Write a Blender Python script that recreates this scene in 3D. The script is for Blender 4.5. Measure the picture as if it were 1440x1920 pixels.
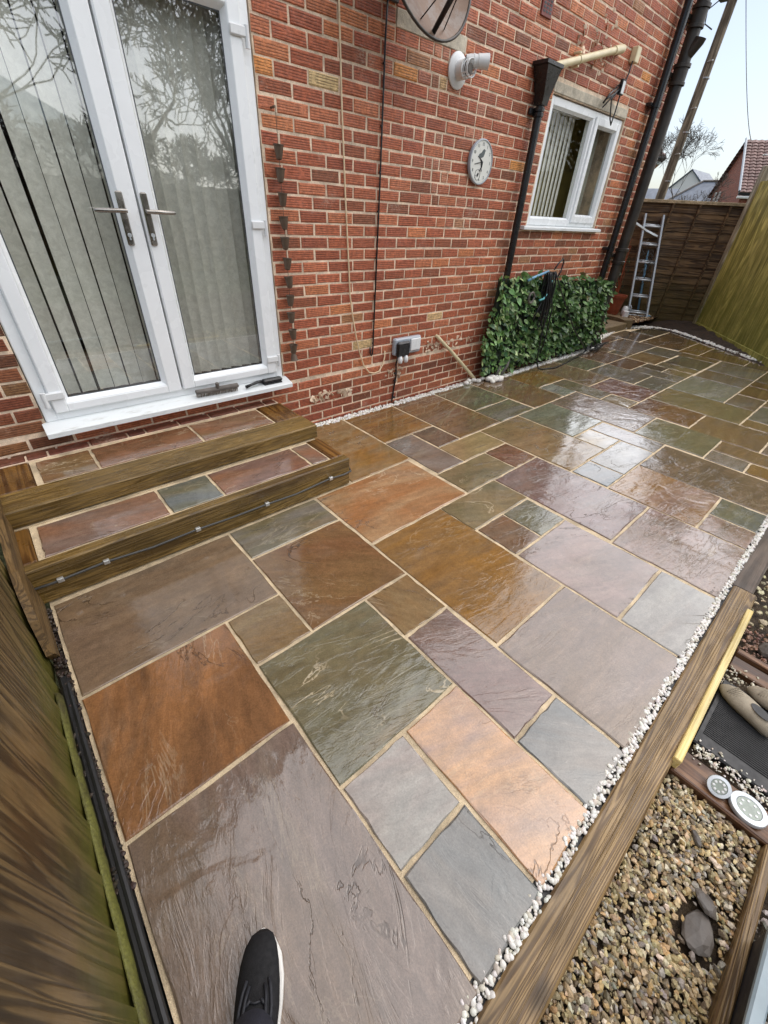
import bpy, math, random
from mathutils import Vector, Matrix, Euler, noise as mnoise

rnd = random.Random(11)
R = math.radians
sc = bpy.context.scene
for o in list(bpy.data.objects):
    bpy.data.objects.remove(o, do_unlink=True)
col = sc.collection

# ------------------------------------------------------------------ camera, sky, sun, exposure
CAM = Vector((-1.93737675, -2.95521825, 1.55636105))
FPX = 775.7048                                     # focal length in pixels of the 1440 x 1920 frame
ROT = ((0.75319481, -0.65601805, 0.04835173),
       (-0.35693208, -0.46933383, -0.80766654),
       (0.55253694, 0.59107197, -0.58765369))      # rows: right, down, forward
cd = bpy.data.cameras.new('camera')
cam = bpy.data.objects.new('camera', cd)
col.objects.link(cam)
rt, dn, fw = (Vector(r) for r in ROT)
m4 = Matrix((rt, -dn, -fw)).transposed().to_4x4()
m4.translation = CAM
cam.matrix_world = m4
cd.sensor_fit = 'VERTICAL'
cd.sensor_height = 36.0
cd.lens = FPX / 1920.0 * 36.0
cd.clip_start = 0.02
cd.clip_end = 2000.0
sc.camera = cam

SUN_EL, SUN_AZ = 60.0, 110.0
w = bpy.data.worlds.new("World")
sc.world = w
w.use_nodes = True
wn = w.node_tree
bg = wn.nodes['Background']
sky = wn.nodes.new('ShaderNodeTexSky')
sky.sky_type = 'NISHITA'
sky.sun_disc = False
sky.sun_elevation = R(SUN_EL)
sky.sun_rotation = R(SUN_AZ)
sky.air_density = 1.0
sky.dust_density = 2.0
sky.ozone_density = 1.2
hs = wn.nodes.new('ShaderNodeHueSaturation')
hs.inputs['Saturation'].default_value = 0.70
wn.links.new(sky.outputs[0], hs.inputs['Color'])
wn.links.new(hs.outputs[0], bg.inputs[0])
bg.inputs[1].default_value = 0.066
sl = bpy.data.lights.new('sun', 'SUN')
sl.energy = 1.5
sl.angle = R(140)
sl.color = (1.0, 0.96, 0.9)
so = bpy.data.objects.new('sun', sl)
col.objects.link(so)
so.rotation_euler = (R(90 - SUN_EL), 0, R(180 - SUN_AZ))
sc.view_settings.view_transform = 'Standard'
sc.view_settings.look = 'None'
sc.view_settings.gamma = 1.0
sc.view_settings.use_curve_mapping = False
sc.view_settings.exposure = 1.50

# ------------------------------------------------------------------ node helpers
def lin(c):
    return tuple(((v / 255) / 12.92 if v / 255 <= 0.04045 else ((v / 255 + 0.055) / 1.055) ** 2.4) for v in c)

class M:
    def __init__(s, name):
        s.m = bpy.data.materials.new(name)
        s.m.use_nodes = True
        s.t = s.m.node_tree
        s.t.nodes.clear()
        s.out = s.t.nodes.new('ShaderNodeOutputMaterial')
    def n(s, typ, ins=None, **kw):
        nd = s.t.nodes.new('ShaderNode' + typ)
        for k, v in kw.items():
            setattr(nd, k, v)
        for k, v in (ins or {}).items():
            s.put(nd.inputs[k], v)
        return nd
    def put(s, sock, v):
        if isinstance(v, bpy.types.NodeSocket):
            s.t.links.new(v, sock)
        elif isinstance(v, (tuple, list)) and len(v) == 3 and sock.type == 'RGBA':
            sock.default_value = (*v, 1)
        else:
            sock.default_value = v
    def math(s, op, a, b=0.0, c=0.0, clamp=False):
        nd = s.n('Math', operation=op, use_clamp=clamp)
        for i, v in enumerate((a, b, c)):
            s.put(nd.inputs[i], v)
        return nd.outputs[0]
    def mix(s, f, a, b, blend='MIX'):
        nd = s.n('Mix', data_type='RGBA', blend_type=blend, clamp_factor=True)
        s.put(nd.inputs[0], f); s.put(nd.inputs[6], a); s.put(nd.inputs[7], b)
        return nd.outputs[2]
    def mixf(s, f, a, b):
        nd = s.n('Mix', data_type='FLOAT', clamp_factor=True)
        s.put(nd.inputs[0], f); s.put(nd.inputs[2], a); s.put(nd.inputs[3], b)
        return nd.outputs[0]
    def noise(s, vec, scale, detail=3, rough=0.55, dist=0.0):
        nd = s.n('TexNoise', {'Scale': scale, 'Detail': detail, 'Roughness': rough, 'Distortion': dist})
        if vec is not None:
            s.put(nd.inputs['Vector'], vec)
        return nd.outputs[0]
    def map(s, vec, scale=(1, 1, 1), loc=(0, 0, 0), rot=(0, 0, 0)):
        nd = s.n('Mapping')
        s.put(nd.inputs[0], vec); nd.inputs[1].default_value = loc; nd.inputs[2].default_value = rot; nd.inputs[3].default_value = scale
        return nd.outputs[0]
    def rng(s, v, a, b, c=0.0, d=1.0, smooth=True):
        nd = s.n('MapRange', interpolation_type='SMOOTHSTEP' if smooth else 'LINEAR')
        for i, x in enumerate((v, a, b, c, d)):
            s.put(nd.inputs[i], x)
        return nd.outputs[0]
    def obj(s):
        return s.n('TexCoord').outputs['Object']
    def pos(s):
        return s.n('NewGeometry').outputs['Position']
    def attr(s, name, kind='GEOMETRY'):
        return s.n('Attribute', attribute_name=name, attribute_type=kind)
    def sep(s, v):
        return s.n('SeparateXYZ', {0: v}).outputs
    def vadd(s, a, b):
        nd = s.n('VectorMath', operation='ADD'); s.put(nd.inputs[0], a); s.put(nd.inputs[1], b); return nd.outputs[0]
    def vscale(s, a, k):
        nd = s.n('VectorMath', operation='SCALE'); s.put(nd.inputs[0], a); s.put(nd.inputs[3], k); return nd.outputs[0]
    def comb(s, x, y, z):
        nd = s.n('CombineXYZ')
        for i, v in enumerate((x, y, z)):
            s.put(nd.inputs[i], v)
        return nd.outputs[0]
    def bump(s, h, dist, strength=1.0, normal=None):
        nd = s.n('Bump', {'Strength': strength, 'Distance': dist, 'Height': h})
        if normal is not None:
            s.put(nd.inputs['Normal'], normal)
        return nd.outputs[0]
    def bsdf(s, color, rough=0.5, normal=None, metallic=0.0, spec=None, **kw):
        nd = s.n('BsdfPrincipled', {'Base Color': color, 'Roughness': rough, 'Metallic': metallic})
        if spec is not None:
            nd.inputs['Specular IOR Level'].default_value = spec
        if normal is not None:
            s.put(nd.inputs['Normal'], normal)
        for k, v in kw.items():
            s.put(nd.inputs[k.replace('_', ' ')], v)
        s.t.links.new(nd.outputs[0], s.out.inputs[0])
        return s.m

def bright(s, c, f):
    """colour c times scalar f"""
    return s.mix(1.0, c, s.comb(f, f, f), 'MULTIPLY')

# ------------------------------------------------------------------ materials
def mat_plain(name, c, rough=0.5, metallic=0.0, var=0.12, scale=12, bump=0.0, bscale=60, spec=None):
    s = M(name)
    p = s.obj()
    f = s.rng(s.noise(p, scale, 4), 0.25, 0.75, 1 - var, 1 + var)
    nrm = s.bump(s.noise(p, bscale, 3), bump) if bump else None
    r = s.rng(s.noise(p, scale * 1.7, 3), 0.3, 0.7, max(0.03, rough - 0.08), min(1, rough + 0.08))
    return s.bsdf(bright(s, c, f), r, nrm, metallic, spec)

def mat_stone():
    s = M('wet_sandstone')
    o = s.obj()
    seed = s.attr('seed', 'OBJECT').outputs['Fac']
    ang = s.attr('angle', 'OBJECT').outputs['Fac']
    c1 = s.attr('tone', 'OBJECT').outputs['Color']
    c2 = s.attr('tone_b', 'OBJECT').outputs['Color']
    relief = s.attr('relief', 'OBJECT').outputs['Fac']
    vein = s.attr('vein', 'OBJECT').outputs['Fac']
    rot = s.n('VectorRotate', rotation_type='Z_AXIS')
    s.put(rot.inputs['Vector'], o); s.put(rot.inputs['Angle'], ang)
    v = s.vadd(rot.outputs[0], s.comb(s.math('MULTIPLY', seed, 7.31), s.math('MULTIPLY', seed, 3.17), seed))
    vs = s.map(v, (1.0, 4.2, 1.0))
    big = s.noise(s.map(v, (0.8, 2.2, 1.0)), 1.9, 5, 0.55, 0.9)
    f = s.rng(big, 0.33, 0.67)
    c = s.mix(s.math('MULTIPLY', f, 0.85), c1, c2)
    iron = s.rng(s.noise(s.map(v, (0.7, 2.6, 1.0), (4.4, 2.9, 0)), 2.4, 5, 0.6, 0.8), 0.50, 0.72)
    c = s.mix(s.math('MULTIPLY', iron, 0.42), c, s.mix(0.5, c1, tuple(q * .8 for q in lin((132, 98, 62)))))
    ash = s.rng(s.noise(s.map(v, (0.9, 2.0, 1.0), (8.3, 0.7, 0)), 1.7, 4, 0.6, 0.8), 0.52, 0.74)
    c = s.mix(s.math('MULTIPLY', ash, 0.30), c, tuple(q * .85 for q in lin((138, 130, 116))))
    band = s.noise(vs, 5.0, 5, 0.6, 0.7)
    c = bright(s, c, s.rng(band, 0.25, 0.75, 0.76, 1.24, False))
    blot = s.noise(v, 9.0, 5, 0.65, 0.4)
    c = bright(s, c, s.rng(blot, 0.3, 0.7, 0.93, 1.07))
    speck = s.noise(v, 170, 3, 0.75)
    c = bright(s, c, s.rng(speck, 0.3, 0.7, 0.78, 1.22, False))
    mott = s.noise(v, 34, 4, 0.7, 0.3)
    c = bright(s, c, s.rng(mott, 0.3, 0.7, 0.86, 1.14, False))
    # light riven veins and dark lamination cracks
    vn = s.noise(s.map(v, (0.9, 2.4, 1.0), (3.1, 1.7, 0)), 2.0, 6, 0.6, 0.9)
    line = s.math('SUBTRACT', 1.0, s.rng(s.math('ABSOLUTE', s.math('SUBTRACT', vn, 0.5)), 0.0, 0.013))
    gate = s.rng(s.noise(v, 2.3, 2), 0.44, 0.60)
    vm = s.math('MULTIPLY', s.math('MULTIPLY', line, gate), vein)
    c = s.mix(s.math('MULTIPLY', vm, 0.7), c, lin((205, 190, 160)))
    ck = s.noise(s.map(v, (0.8, 2.0, 1.0), (9.1, 5.7, 0)), 1.5, 6, 0.62, 1.2)
    crack = s.math('SUBTRACT', 1.0, s.rng(s.math('ABSOLUTE', s.math('SUBTRACT', ck, 0.5)), 0.0, 0.009))
    crack = s.math('MULTIPLY', crack, s.rng(s.noise(v, 1.9, 2), 0.50, 0.62))
    c = s.mix(s.math('MULTIPLY', crack, 0.7), c, lin((52, 38, 26)))
    # relief: stepped cleft planes, fine ridges, grain
    t = s.math('MULTIPLY', s.noise(s.map(v, (1.0, 2.9, 1.0), (1.3, 8.2, 0)), 2.6, 7, 0.60, 0.8), 9.0)
    fl = s.math('FLOOR', t)
    st = s.math('ADD', fl, s.rng(s.math('FRACT', t), 0.62, 1.0))
    ridges = s.noise(s.map(v, (1.0, 6.0, 1.0)), 11.0, 5, 0.6, 0.5)
    lumps = s.noise(s.map(v, (1, 1.7, 1)), 34.0, 4, 0.6, 0.6)
    fine = s.noise(s.map(v, (1, 1.9, 1)), 78.0, 3, 0.6, 0.5)
    pool = s.rng(s.noise(v, 3.1, 3, 0.5, 0.5), 0.42, 0.60, 1.0, 0.45)
    h = s.math('ADD', s.math('MULTIPLY', st, 0.40), s.math('ADD', s.math('MULTIPLY', ridges, 0.50), s.math('ADD', s.math('MULTIPLY', lumps, 0.32), s.math('MULTIPLY', fine, 0.20))))
    h = s.math('MULTIPLY', h, s.math('MULTIPLY', relief, pool))
    h = s.math('ADD', h, s.math('MULTIPLY', crack, -0.5))
    n = s.bump(h, 0.0022)
    rough = s.rng(s.noise(v, 6.0, 4, 0.6), 0.35, 0.7, 0.05, 0.15)
    n2 = s.bump(h, 0.0014)
    film = s.rng(s.noise(v, 1.7, 3, 0.5, 0.3), 0.30, 0.58, 0.6, 1.0)
    return s.bsdf(c, rough, n, 0.0, 0.5, IOR=1.45, Coat_Weight=film, Coat_Roughness=0.035, Coat_IOR=1.57, Coat_Normal=n2)

def mat_mortar(name, c, wet=0.55):
    s = M(name)
    p = s.pos()
    f = s.rng(s.noise(p, 7, 6, 0.7), 0.3, 0.7, 0.60, 1.18)
    g = s.rng(s.noise(p, 330, 3, 0.7), 0.3, 0.7, 0.72, 1.22, False)
    cc = bright(s, c, s.math('MULTIPLY', f, g))
    n = s.bump(s.math('ADD', s.noise(p, 180, 4, 0.7), s.noise(p, 40, 3)), 0.0035)
    return s.bsdf(cc, wet, n)

def mat_brick():
    s = M('rustic_brick')
    p = s.pos()
    tint = s.attr('tint').outputs['Color']
    x, y, z = s.sep(p)[0:3]
    f = s.rng(s.noise(p, 42, 4, 0.65), 0.25, 0.75, 0.66, 1.28)
    c = bright(s, tint, f)
    wob = s.math('MULTIPLY', s.noise(s.map(p, (9, 9, 60)), 1.0, 3), 0.010)
    gz = s.math('SINE', s.math('MULTIPLY', s.math('ADD', z, wob), 2 * math.pi / 0.0128))
    gate = s.rng(s.noise(p, 16, 3), 0.30, 0.50)
    g = s.math('MULTIPLY', s.rng(gz, 0.15, 0.85), gate)
    side = s.rng(s.math('ABSOLUTE', s.sep(s.n('NewGeometry').outputs['True Normal'])[1]), 0.75, 0.95)
    g = s.math('MULTIPLY', g, side)
    c = s.mix(s.math('MULTIPLY', g, 0.52), c, lin((66, 30, 22)))
    pits = s.rng(s.noise(p, 150, 4, 0.75), 0.58, 0.70)
    c = s.mix(s.math('MULTIPLY', pits, 0.65), c, lin((46, 26, 20)))
    # lime bloom and damp
    bl = s.math('MULTIPLY', s.rng(s.noise(s.map(p, (1.0, 1, 1.6)), 3.4, 6, 0.7), 0.54, 0.74), s.rng(s.noise(p, 60, 4, 0.7), 0.42, 0.62))
    c = s.mix(s.math('MULTIPLY', bl, 0.62), c, lin((196, 178, 158)))
    h = s.math('ADD', s.math('MULTIPLY', g, -0.8), s.math('ADD', s.math('MULTIPLY', s.noise(p, 110, 4, 0.7), 0.9), s.math('MULTIPLY', pits, -0.7)))
    n = s.bump(h, 0.0030)
    return s.bsdf(c, s.rng(s.noise(p, 20, 3), 0.3, 0.7, 0.42, 0.72), n, 0, 0.4)

def mat_bricktex():
    s = M('brick_far')
    p = s.pos()
    xyz = s.sep(p)
    v = s.comb(s.math('ADD', xyz[0], xyz[1]), xyz[2], 0.0)
    b = s.n('TexBrick', {'Vector': v, 'Color1': lin((120, 52, 38)), 'Color2': lin((152, 76, 54)), 'Mortar': lin((176, 146, 118)), 'Scale': 1.0,
                         'Mortar Size': 0.0055, 'Brick Width': 0.225, 'Row Height': 0.075, 'Bias': -0.1})
    c = bright(s, b.outputs[0], s.rng(s.noise(p, 14, 4), 0.3, 0.7, 0.75, 1.2))
    return s.bsdf(c, 0.7, s.bump(b.outputs[1], -0.004))

def mat_wood(name, c1, c2, axis=0, rough=0.45, across=34.0, moss=None, wear=None, bump=0.0012, knots=True, dark=None, rings=46.0):
    s = M(name)
    o = s.obj()
    rv = s.n('ObjectInfo').outputs['Random']
    off = s.comb(s.math('MULTIPLY', rv, 13.0), s.math('MULTIPLY', rv, 7.7), s.math('MULTIPLY', rv, 5.1))
    v = s.vadd(o, off)
    sc3 = [1.0, 1.0, 1.0]
    st = [across] * 3; st[axis] = 1.6
    g = s.noise(s.map(v, st), 1.0, 5, 0.62, 0.35)
    st2 = [across * 0.32] * 3; st2[axis] = 0.45
    ring = s.noise(s.map(v, st2), 1.0, 3, 0.5, 0.9)
    rw = s.math('SINE', s.math('MULTIPLY', ring, rings))
    k = s.math('ADD', s.math('MULTIPLY', g, 0.62), s.math('MULTIPLY', s.rng(rw, -1, 1), 0.38))
    c = s.mix(s.rng(k, 0.25, 0.75), c1, c2)
    st3 = [across * 6.5] * 3; st3[axis] = 5.0
    fg = s.noise(s.map(v, st3), 1.0, 3, 0.6, 0.2)
    c = bright(s, c, s.rng(fg, 0.30, 0.70, 0.74, 1.22, False))
    chk = s.rng(s.noise(s.map(v, [across * 1.5 if i != axis else 0.9 for i in range(3)], (5, 5, 5)), 1.0, 4, 0.6, 0.2), 0.66, 0.72)
    c = s.mix(s.math('MULTIPLY', chk, 0.6), c, tuple(x * 0.35 for x in c1))
    blot = s.noise(s.map(v, [2.2 if i == axis else 6 for i in range(3)]), 1.0, 4, 0.6)
    c = bright(s, c, s.rng(blot, 0.3, 0.7, 0.70, 1.22))
    rr = s.rng(rv, 0, 1, 0.86, 1.14, False)
    c = bright(s, c, rr)
    if knots:
        vo = s.n('TexVoronoi', {'Vector': s.map(v, [2.1 if i == axis else 5.0 for i in range(3)]), 'Scale': 1.0, 'Randomness': 1.0})
        kn = s.math('SUBTRACT', 1.0, s.rng(vo.outputs[0], 0.03, 0.14))
        c = s.mix(s.math('MULTIPLY', kn, 0.8), c, tuple(x * 0.30 for x in c1))
    if dark:   # dark stains that come and go along the piece
        c = s.mix(s.math('MULTIPLY', s.rng(s.noise(s.map(v, [1.3 if i == axis else 9.0 for i in range(3)]), 1.0, 5, 0.65, 0.3), 0.50, 0.72), dark[1]), c, dark[0])
    if moss:   # (colour, z at which it starts to fade, z where it is gone, amount)
        z = s.sep(s.pos())[2]
        mm = s.rng(s.math('ADD', z, s.math('MULTIPLY', s.math('SUBTRACT', s.noise(s.pos(), 5.0, 5, 0.65), 0.5), moss[4])), moss[1], moss[2], moss[3], 0.0)
        mm = s.math('MULTIPLY', mm, s.rng(s.noise(s.pos(), 30, 4, 0.65), 0.2, 0.6, 0.55, 1.0))
        c = s.mix(mm, c, moss[0])
    n = s.bump(s.math('ADD', k, s.math('ADD', s.math('MULTIPLY', fg, 0.5), s.math('MULTIPLY', chk, -0.8))), bump)
    return s.bsdf(c, s.rng(s.noise(v, 9, 3), 0.3, 0.7, rough - 0.12, rough + 0.12), n, 0, 0.4)

def mat_tint(name, rough=0.6, scale=60, var=0.22, bump=0.001, spec=0.4):
    s = M(name)
    p = s.pos()
    t = s.attr('tint').outputs['Color']
    c = bright(s, t, s.rng(s.noise(p, scale, 4, 0.65), 0.3, 0.7, 1 - var, 1 + var))
    return s.bsdf(c, rough, s.bump(s.noise(p, scale * 3, 3), bump), 0, spec)

def mat_glass(name, refl=2.4, tint=(0.97, 0.98, 0.97)):
    s = M(name)
    fr = s.n('Fresnel', {'IOR': 1.5}).outputs[0]
    f = s.math('MULTIPLY', fr, refl, clamp=True)
    f = s.math('MULTIPLY', f, s.math('SUBTRACT', 1.0, s.n('NewGeometry').outputs['Backfacing']))
    smear = s.noise(s.pos(), 2.5, 3)
    gl = s.n('BsdfGlossy', {'Color': (0.95, 0.97, 1.0, 1), 'Roughness': 0.015})
    tr = s.n('BsdfTransparent', {'Color': (*tint, 1)})
    mx = s.n('MixShader', {0: f, 1: tr.outputs[0], 2: gl.outputs[0]})
    s.t.links.new(mx.outputs[0], s.out.inputs[0])
    return s.m

def mat_leaf():
    s = M('ivy_leaf')
    rv = s.n('ObjectInfo').outputs['Random']
    tint = s.attr('tint').outputs['Color']
    o = s.obj()
    c = bright(s, tint, s.rng(rv, 0, 1, 0.62, 1.4, False))
    c = bright(s, c, s.rng(s.noise(s.pos(), 38, 3), 0.3, 0.7, 0.7, 1.3))
    n = s.bump(s.noise(s.pos(), 160, 2), 0.001)
    return s.bsdf(c, 0.34, n, 0, 0.5)

def mat_soil(name, c, c2, rough=0.55):
    s = M(name)
    p = s.pos()
    f = s.rng(s.noise(p, 22, 6, 0.7), 0.35, 0.65)
    cc = bright(s, s.mix(f, c, c2), s.rng(s.noise(p, 130, 4, 0.7), 0.3, 0.7, 0.6, 1.35))
    return s.bsdf(cc, rough, s.bump(s.math('ADD', s.noise(p, 40, 6, 0.7), s.math('MULTIPLY', s.noise(p, 160, 3), 0.4)), 0.02))

def mat_dish():
    s = M('rusty_enamel')
    p = s.obj()
    r = s.rng(s.noise(p, 5.0, 6, 0.7, 0.6), 0.40, 0.56)
    r2 = s.rng(s.noise(p, 16.0, 5, 0.7), 0.48, 0.62)
    c = s.mix(s.math('MULTIPLY', r, 0.85), lin((112, 98, 88)), lin((100, 66, 34)))
    c = s.mix(s.math('MULTIPLY', r2, 0.6), c, lin((88, 58, 34)))
    c = s.mix(s.math('MULTIPLY', s.rng(s.noise(p, 9, 5, 0.7), 0.60, 0.7), 0.7), c, lin((112, 112, 46)))
    return s.bsdf(c, 0.42, s.bump(s.noise(p, 60, 4), 0.0006), 0.1)

def mat_blind():
    s = M('blind_fabric')
    p = s.pos()
    f = s.noise(p, 28, 5, 0.7, 0.6)
    c = s.mix(s.rng(f, 0.3, 0.7), lin((208, 206, 196)), lin((232, 230, 220)))
    return s.bsdf(c, 0.85, s.bump(s.noise(p, 300, 2), 0.0003))

def mat_pave_soil():
    return mat_soil('dark_soil', lin((38, 27, 20)), lin((70, 50, 36)), 0.6)

MT = {}
MT['stone'] = mat_stone()
MT['jointing'] = mat_mortar('buff_jointing', lin((214, 194, 160)), 0.6)
MT['mortar'] = mat_mortar('wall_mortar', lin((240, 216, 188)), 0.75)
MT['brick'] = mat_brick()
MT['brick_far'] = mat_bricktex()
MT['upvc'] = mat_plain('white_upvc', lin((238, 241, 242)), 0.28, 0, 0.03, 3)
def mat_sill():
    s = M('grimy_sill')
    p = s.pos()
    d = s.math('MULTIPLY', s.rng(s.noise(s.map(p, (2, 9, 9)), 3.0, 6, .7), .52, .72), .5)
    sp = s.rng(s.noise(p, 90, 4, .7), .66, .74)
    c = s.mix(d, lin((224, 228, 228)), lin((150, 146, 130)))
    c = s.mix(s.math('MULTIPLY', sp, .7), c, lin((88, 76, 60)))
    return s.bsdf(c, .34)
MT['sill'] = mat_sill()
MT['upvc_line'] = mat_plain('gasket', lin((70, 74, 78)), 0.5)
MT['glass'] = mat_glass('door_glass', 4.3)
MT['glass_w'] = mat_glass('window_glass', .45)
MT['blind'] = mat_blind()
MT['dark_room'] = mat_plain('dark_interior', (0.02, 0.018, 0.016), 0.9)  # near-black colour stands in for the shade of the unlit room
MT['yellow_wall'] = mat_plain('interior_paint', lin((176, 158, 88)), 0.9)
MT['sleeper'] = mat_wood('new_sleeper', lin((98, 76, 34)), lin((148, 120, 68)), 0, 0.30, 44, bump=0.0018, dark=(lin((62, 40, 18)), 0.6), rings=120.0)
MT['sleeper_top'] = MT['sleeper']
MT['sleeper_y'] = mat_wood('new_sleeper_side', lin((78, 50, 20)), lin((118, 84, 40)), 1, 0.30, 30, bump=0.0018, dark=(lin((48, 30, 14)), 0.6))
MT['sleeper_old'] = mat_wood('edging_sleeper', lin((92, 72, 48)), lin((140, 116, 80)), 0, 0.38, 40, bump=0.0015, dark=(lin((60, 46, 34)), 0.5), rings=130.0)
MT['sleeper_dark'] = mat_wood('dark_sleeper', lin((70, 58, 48)), lin((98, 84, 72)), 0, 0.42, 26, dark=(lin((50, 42, 36)), 0.7))
MT['old_y'] = mat_wood('edging_wood_cross', lin((84, 56, 38)), lin((120, 88, 62)), 1, 0.4, 26, dark=(lin((50, 36, 28)), 0.7))
MT['batten'] = mat_wood('pale_batten', lin((208, 184, 116)), lin((226, 206, 146)), 0, 0.5, 60, knots=False, bump=0.0004)
MT['sawn'] = mat_wood('sawn_plank', lin((86, 66, 38)), lin((124, 98, 60)), 1, 0.55, 50, bump=0.001)
MT['fence_dark'] = mat_wood('dark_fence_board', lin((58, 46, 28)), lin((112, 92, 60)), 2, 0.40, 17,
                            moss=(lin((92, 92, 34)), 0.02, 0.40, 0.8, 0.5), bump=0.003, dark=(lin((38, 28, 18)), 0.22), rings=70.0)
MT['fence_green'] = mat_wood('green_fence_board', lin((146, 138, 70)), lin((196, 184, 106)), 2, 0.6, 20,
                             moss=(lin((96, 104, 34)), 0.3, 1.6, 0.6, 0.7), bump=0.002, knots=False)
MT['fence_post'] = mat_wood('grey_post', lin((140, 130, 108)), lin((180, 170, 146)), 2, 0.6, 20, moss=(lin((92, 92, 36)), 0.3, 1.2, 0.6, 0.5), knots=False)
MT['fence_back'] = mat_wood('brown_lap_board', lin((66, 48, 30)), lin((112, 88, 60)), 0, 0.7, 22,
                            moss=(lin((74, 62, 18)), 0.35, 1.0, 0.7, 0.5), bump=0.003, knots=False)
MT['fence_rail'] = mat_wood('lap_rail', lin((150, 134, 104)), lin((178, 160, 130)), 0, 0.7, 22, knots=False)
MT['pole'] = mat_wood('pole_wood', lin((92, 80, 64)), lin((138, 124, 104)), 2, 0.7, 22, knots=False)
MT['pole_black'] = mat_plain('black_iron', lin((28, 27, 27)), 0.32, 0, 0.35, 14, 0.0006, 90)
MT['soil_pipe'] = mat_plain('sooty_iron', lin((52, 46, 40)), 0.45, 0, 0.35, 9, 0.001, 70)
MT['black_plastic'] = mat_plain('black_plastic', lin((24, 24, 26)), 0.30, 0, 0.1)
MT['black_rubber'] = mat_plain('black_rubber', lin((30, 31, 33)), 0.45, 0, 0.25, 20)
MT['cream'] = mat_plain('cream_plastic', lin((218, 204, 166)), 0.38, 0, 0.10, 10)
MT['cream_cable'] = mat_plain('cream_cable', lin((222, 200, 164)), 0.45)
MT['white_plastic'] = mat_plain('white_plastic', lin((222, 224, 224)), 0.32, 0, 0.05)
MT['grey_plastic'] = mat_plain('grey_plastic', lin((166, 174, 182)), 0.35, 0, 0.05)
MT['concrete'] = mat_mortar('pale_concrete', lin((206, 196, 176)), 0.8)
MT['concrete_damp'] = mat_mortar('damp_concrete', lin((112, 96, 70)), 0.5)
MT['terracotta'] = mat_plain('terracotta', lin((128, 62, 36)), 0.55, 0, 0.2, 14, 0.0005)
MT['vent'] = mat_plain('vent_terracotta', lin((118, 50, 40)), 0.55, 0, 0.15)
MT['dish'] = mat_dish()
MT['pale_grey'] = mat_plain('pale_grey_paint', lin((140, 156, 164)), 0.35, 0, 0.08)
MT['steel'] = mat_plain('brushed_steel', lin((150, 146, 140)), 0.25, 0.9, 0.1)
MT['alu'] = mat_plain('aluminium', lin((196, 202, 206)), 0.38, 0.5, 0.10)
MT['zinc'] = mat_plain('zinc_clip', lin((196, 198, 196)), 0.35, 0.6, 0.08)
MT['cup'] = mat_plain('rain_cup_metal', lin((98, 82, 68)), 0.45, 0.2, 0.15, 30)
MT['cable_grey'] = mat_plain('grey_cable', lin((66, 66, 64)), 0.35)
MT['pebble'] = mat_tint('white_pebble', 0.42, 50, 0.08, 0.0005)
MT['gravel'] = mat_tint('gravel_stone', 0.42, 90, 0.28, 0.0015)
MT['soil'] = mat_pave_soil()
MT['ground'] = mat_soil('ground_soil', lin((52, 40, 28)), lin((84, 68, 48)), 0.75)
MT['lawn'] = mat_soil('lawn_ground', lin((52, 58, 30)), lin((82, 84, 48)), 0.9)
MT['leaf'] = mat_leaf()
MT['netting'] = mat_plain('green_netting', lin((16, 30, 16)), 0.7, 0, 0.3)
MT['bark'] = mat_plain('bark', lin((74, 66, 58)), 0.85, 0, 0.25, 8)
MT['conifer'] = mat_tint('conifer_needles', 0.6, 20, 0.3, 0.001)
MT['shoe'] = mat_plain('black_knit', lin((11, 12, 16)), 0.75, 0, 0.25, 60, 0.0008, 700)
MT['shoe_dark'] = mat_plain('dark_grey_trim', lin((40, 42, 48)), 0.6, 0, 0.2)
MT['sole'] = mat_plain('white_foam', lin((226, 224, 218)), 0.5, 0, 0.04)
MT['trouser'] = mat_plain('dark_trouser', lin((40, 42, 54)), 0.85, 0, 0.25, 16, 0.001, 300)
MT['suede'] = mat_plain('beige_suede', lin((150, 140, 122)), 0.8, 0, 0.2, 18, 0.0012, 200)
MT['blue'] = mat_plain('blue_plastic', lin((112, 160, 190)), 0.35)
MT['aqua'] = mat_plain('aqua_plastic', lin((104, 186, 190)), 0.35)
MT['bristle'] = mat_plain('grey_bristle', lin((128, 116, 104)), 0.7, 0, 0.3, 90)
MT['slate'] = mat_plain('grey_slate', lin((96, 104, 116)), 0.5, 0, 0.2, 1.2)
MT['rooftile'] = mat_plain('brown_tile', lin((122, 96, 90)), 0.6, 0, 0.25, 1.5)
MT['render_white'] = mat_plain('white_render', lin((226, 226, 222)), 0.8, 0, 0.04)
MT['dial'] = mat_plain('dial_white', lin((222, 222, 214)), 0.35, 0, 0.04)
MT['ink'] = mat_plain('dark_ink', lin((34, 36, 38)), 0.5)
MT['bird_grey'] = mat_plain('bird_ink', lin((84, 92, 92)), 0.5)
MT['lens'] = mat_plain('frosted_lens', lin((150, 160, 150)), 0.25, 0, 0.15, 40)
MT['stone_grey'] = mat_plain('wet_dark_stone', lin((92, 86, 80)), 0.5, 0, 0.3, 14, 0.004, 20)

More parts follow.
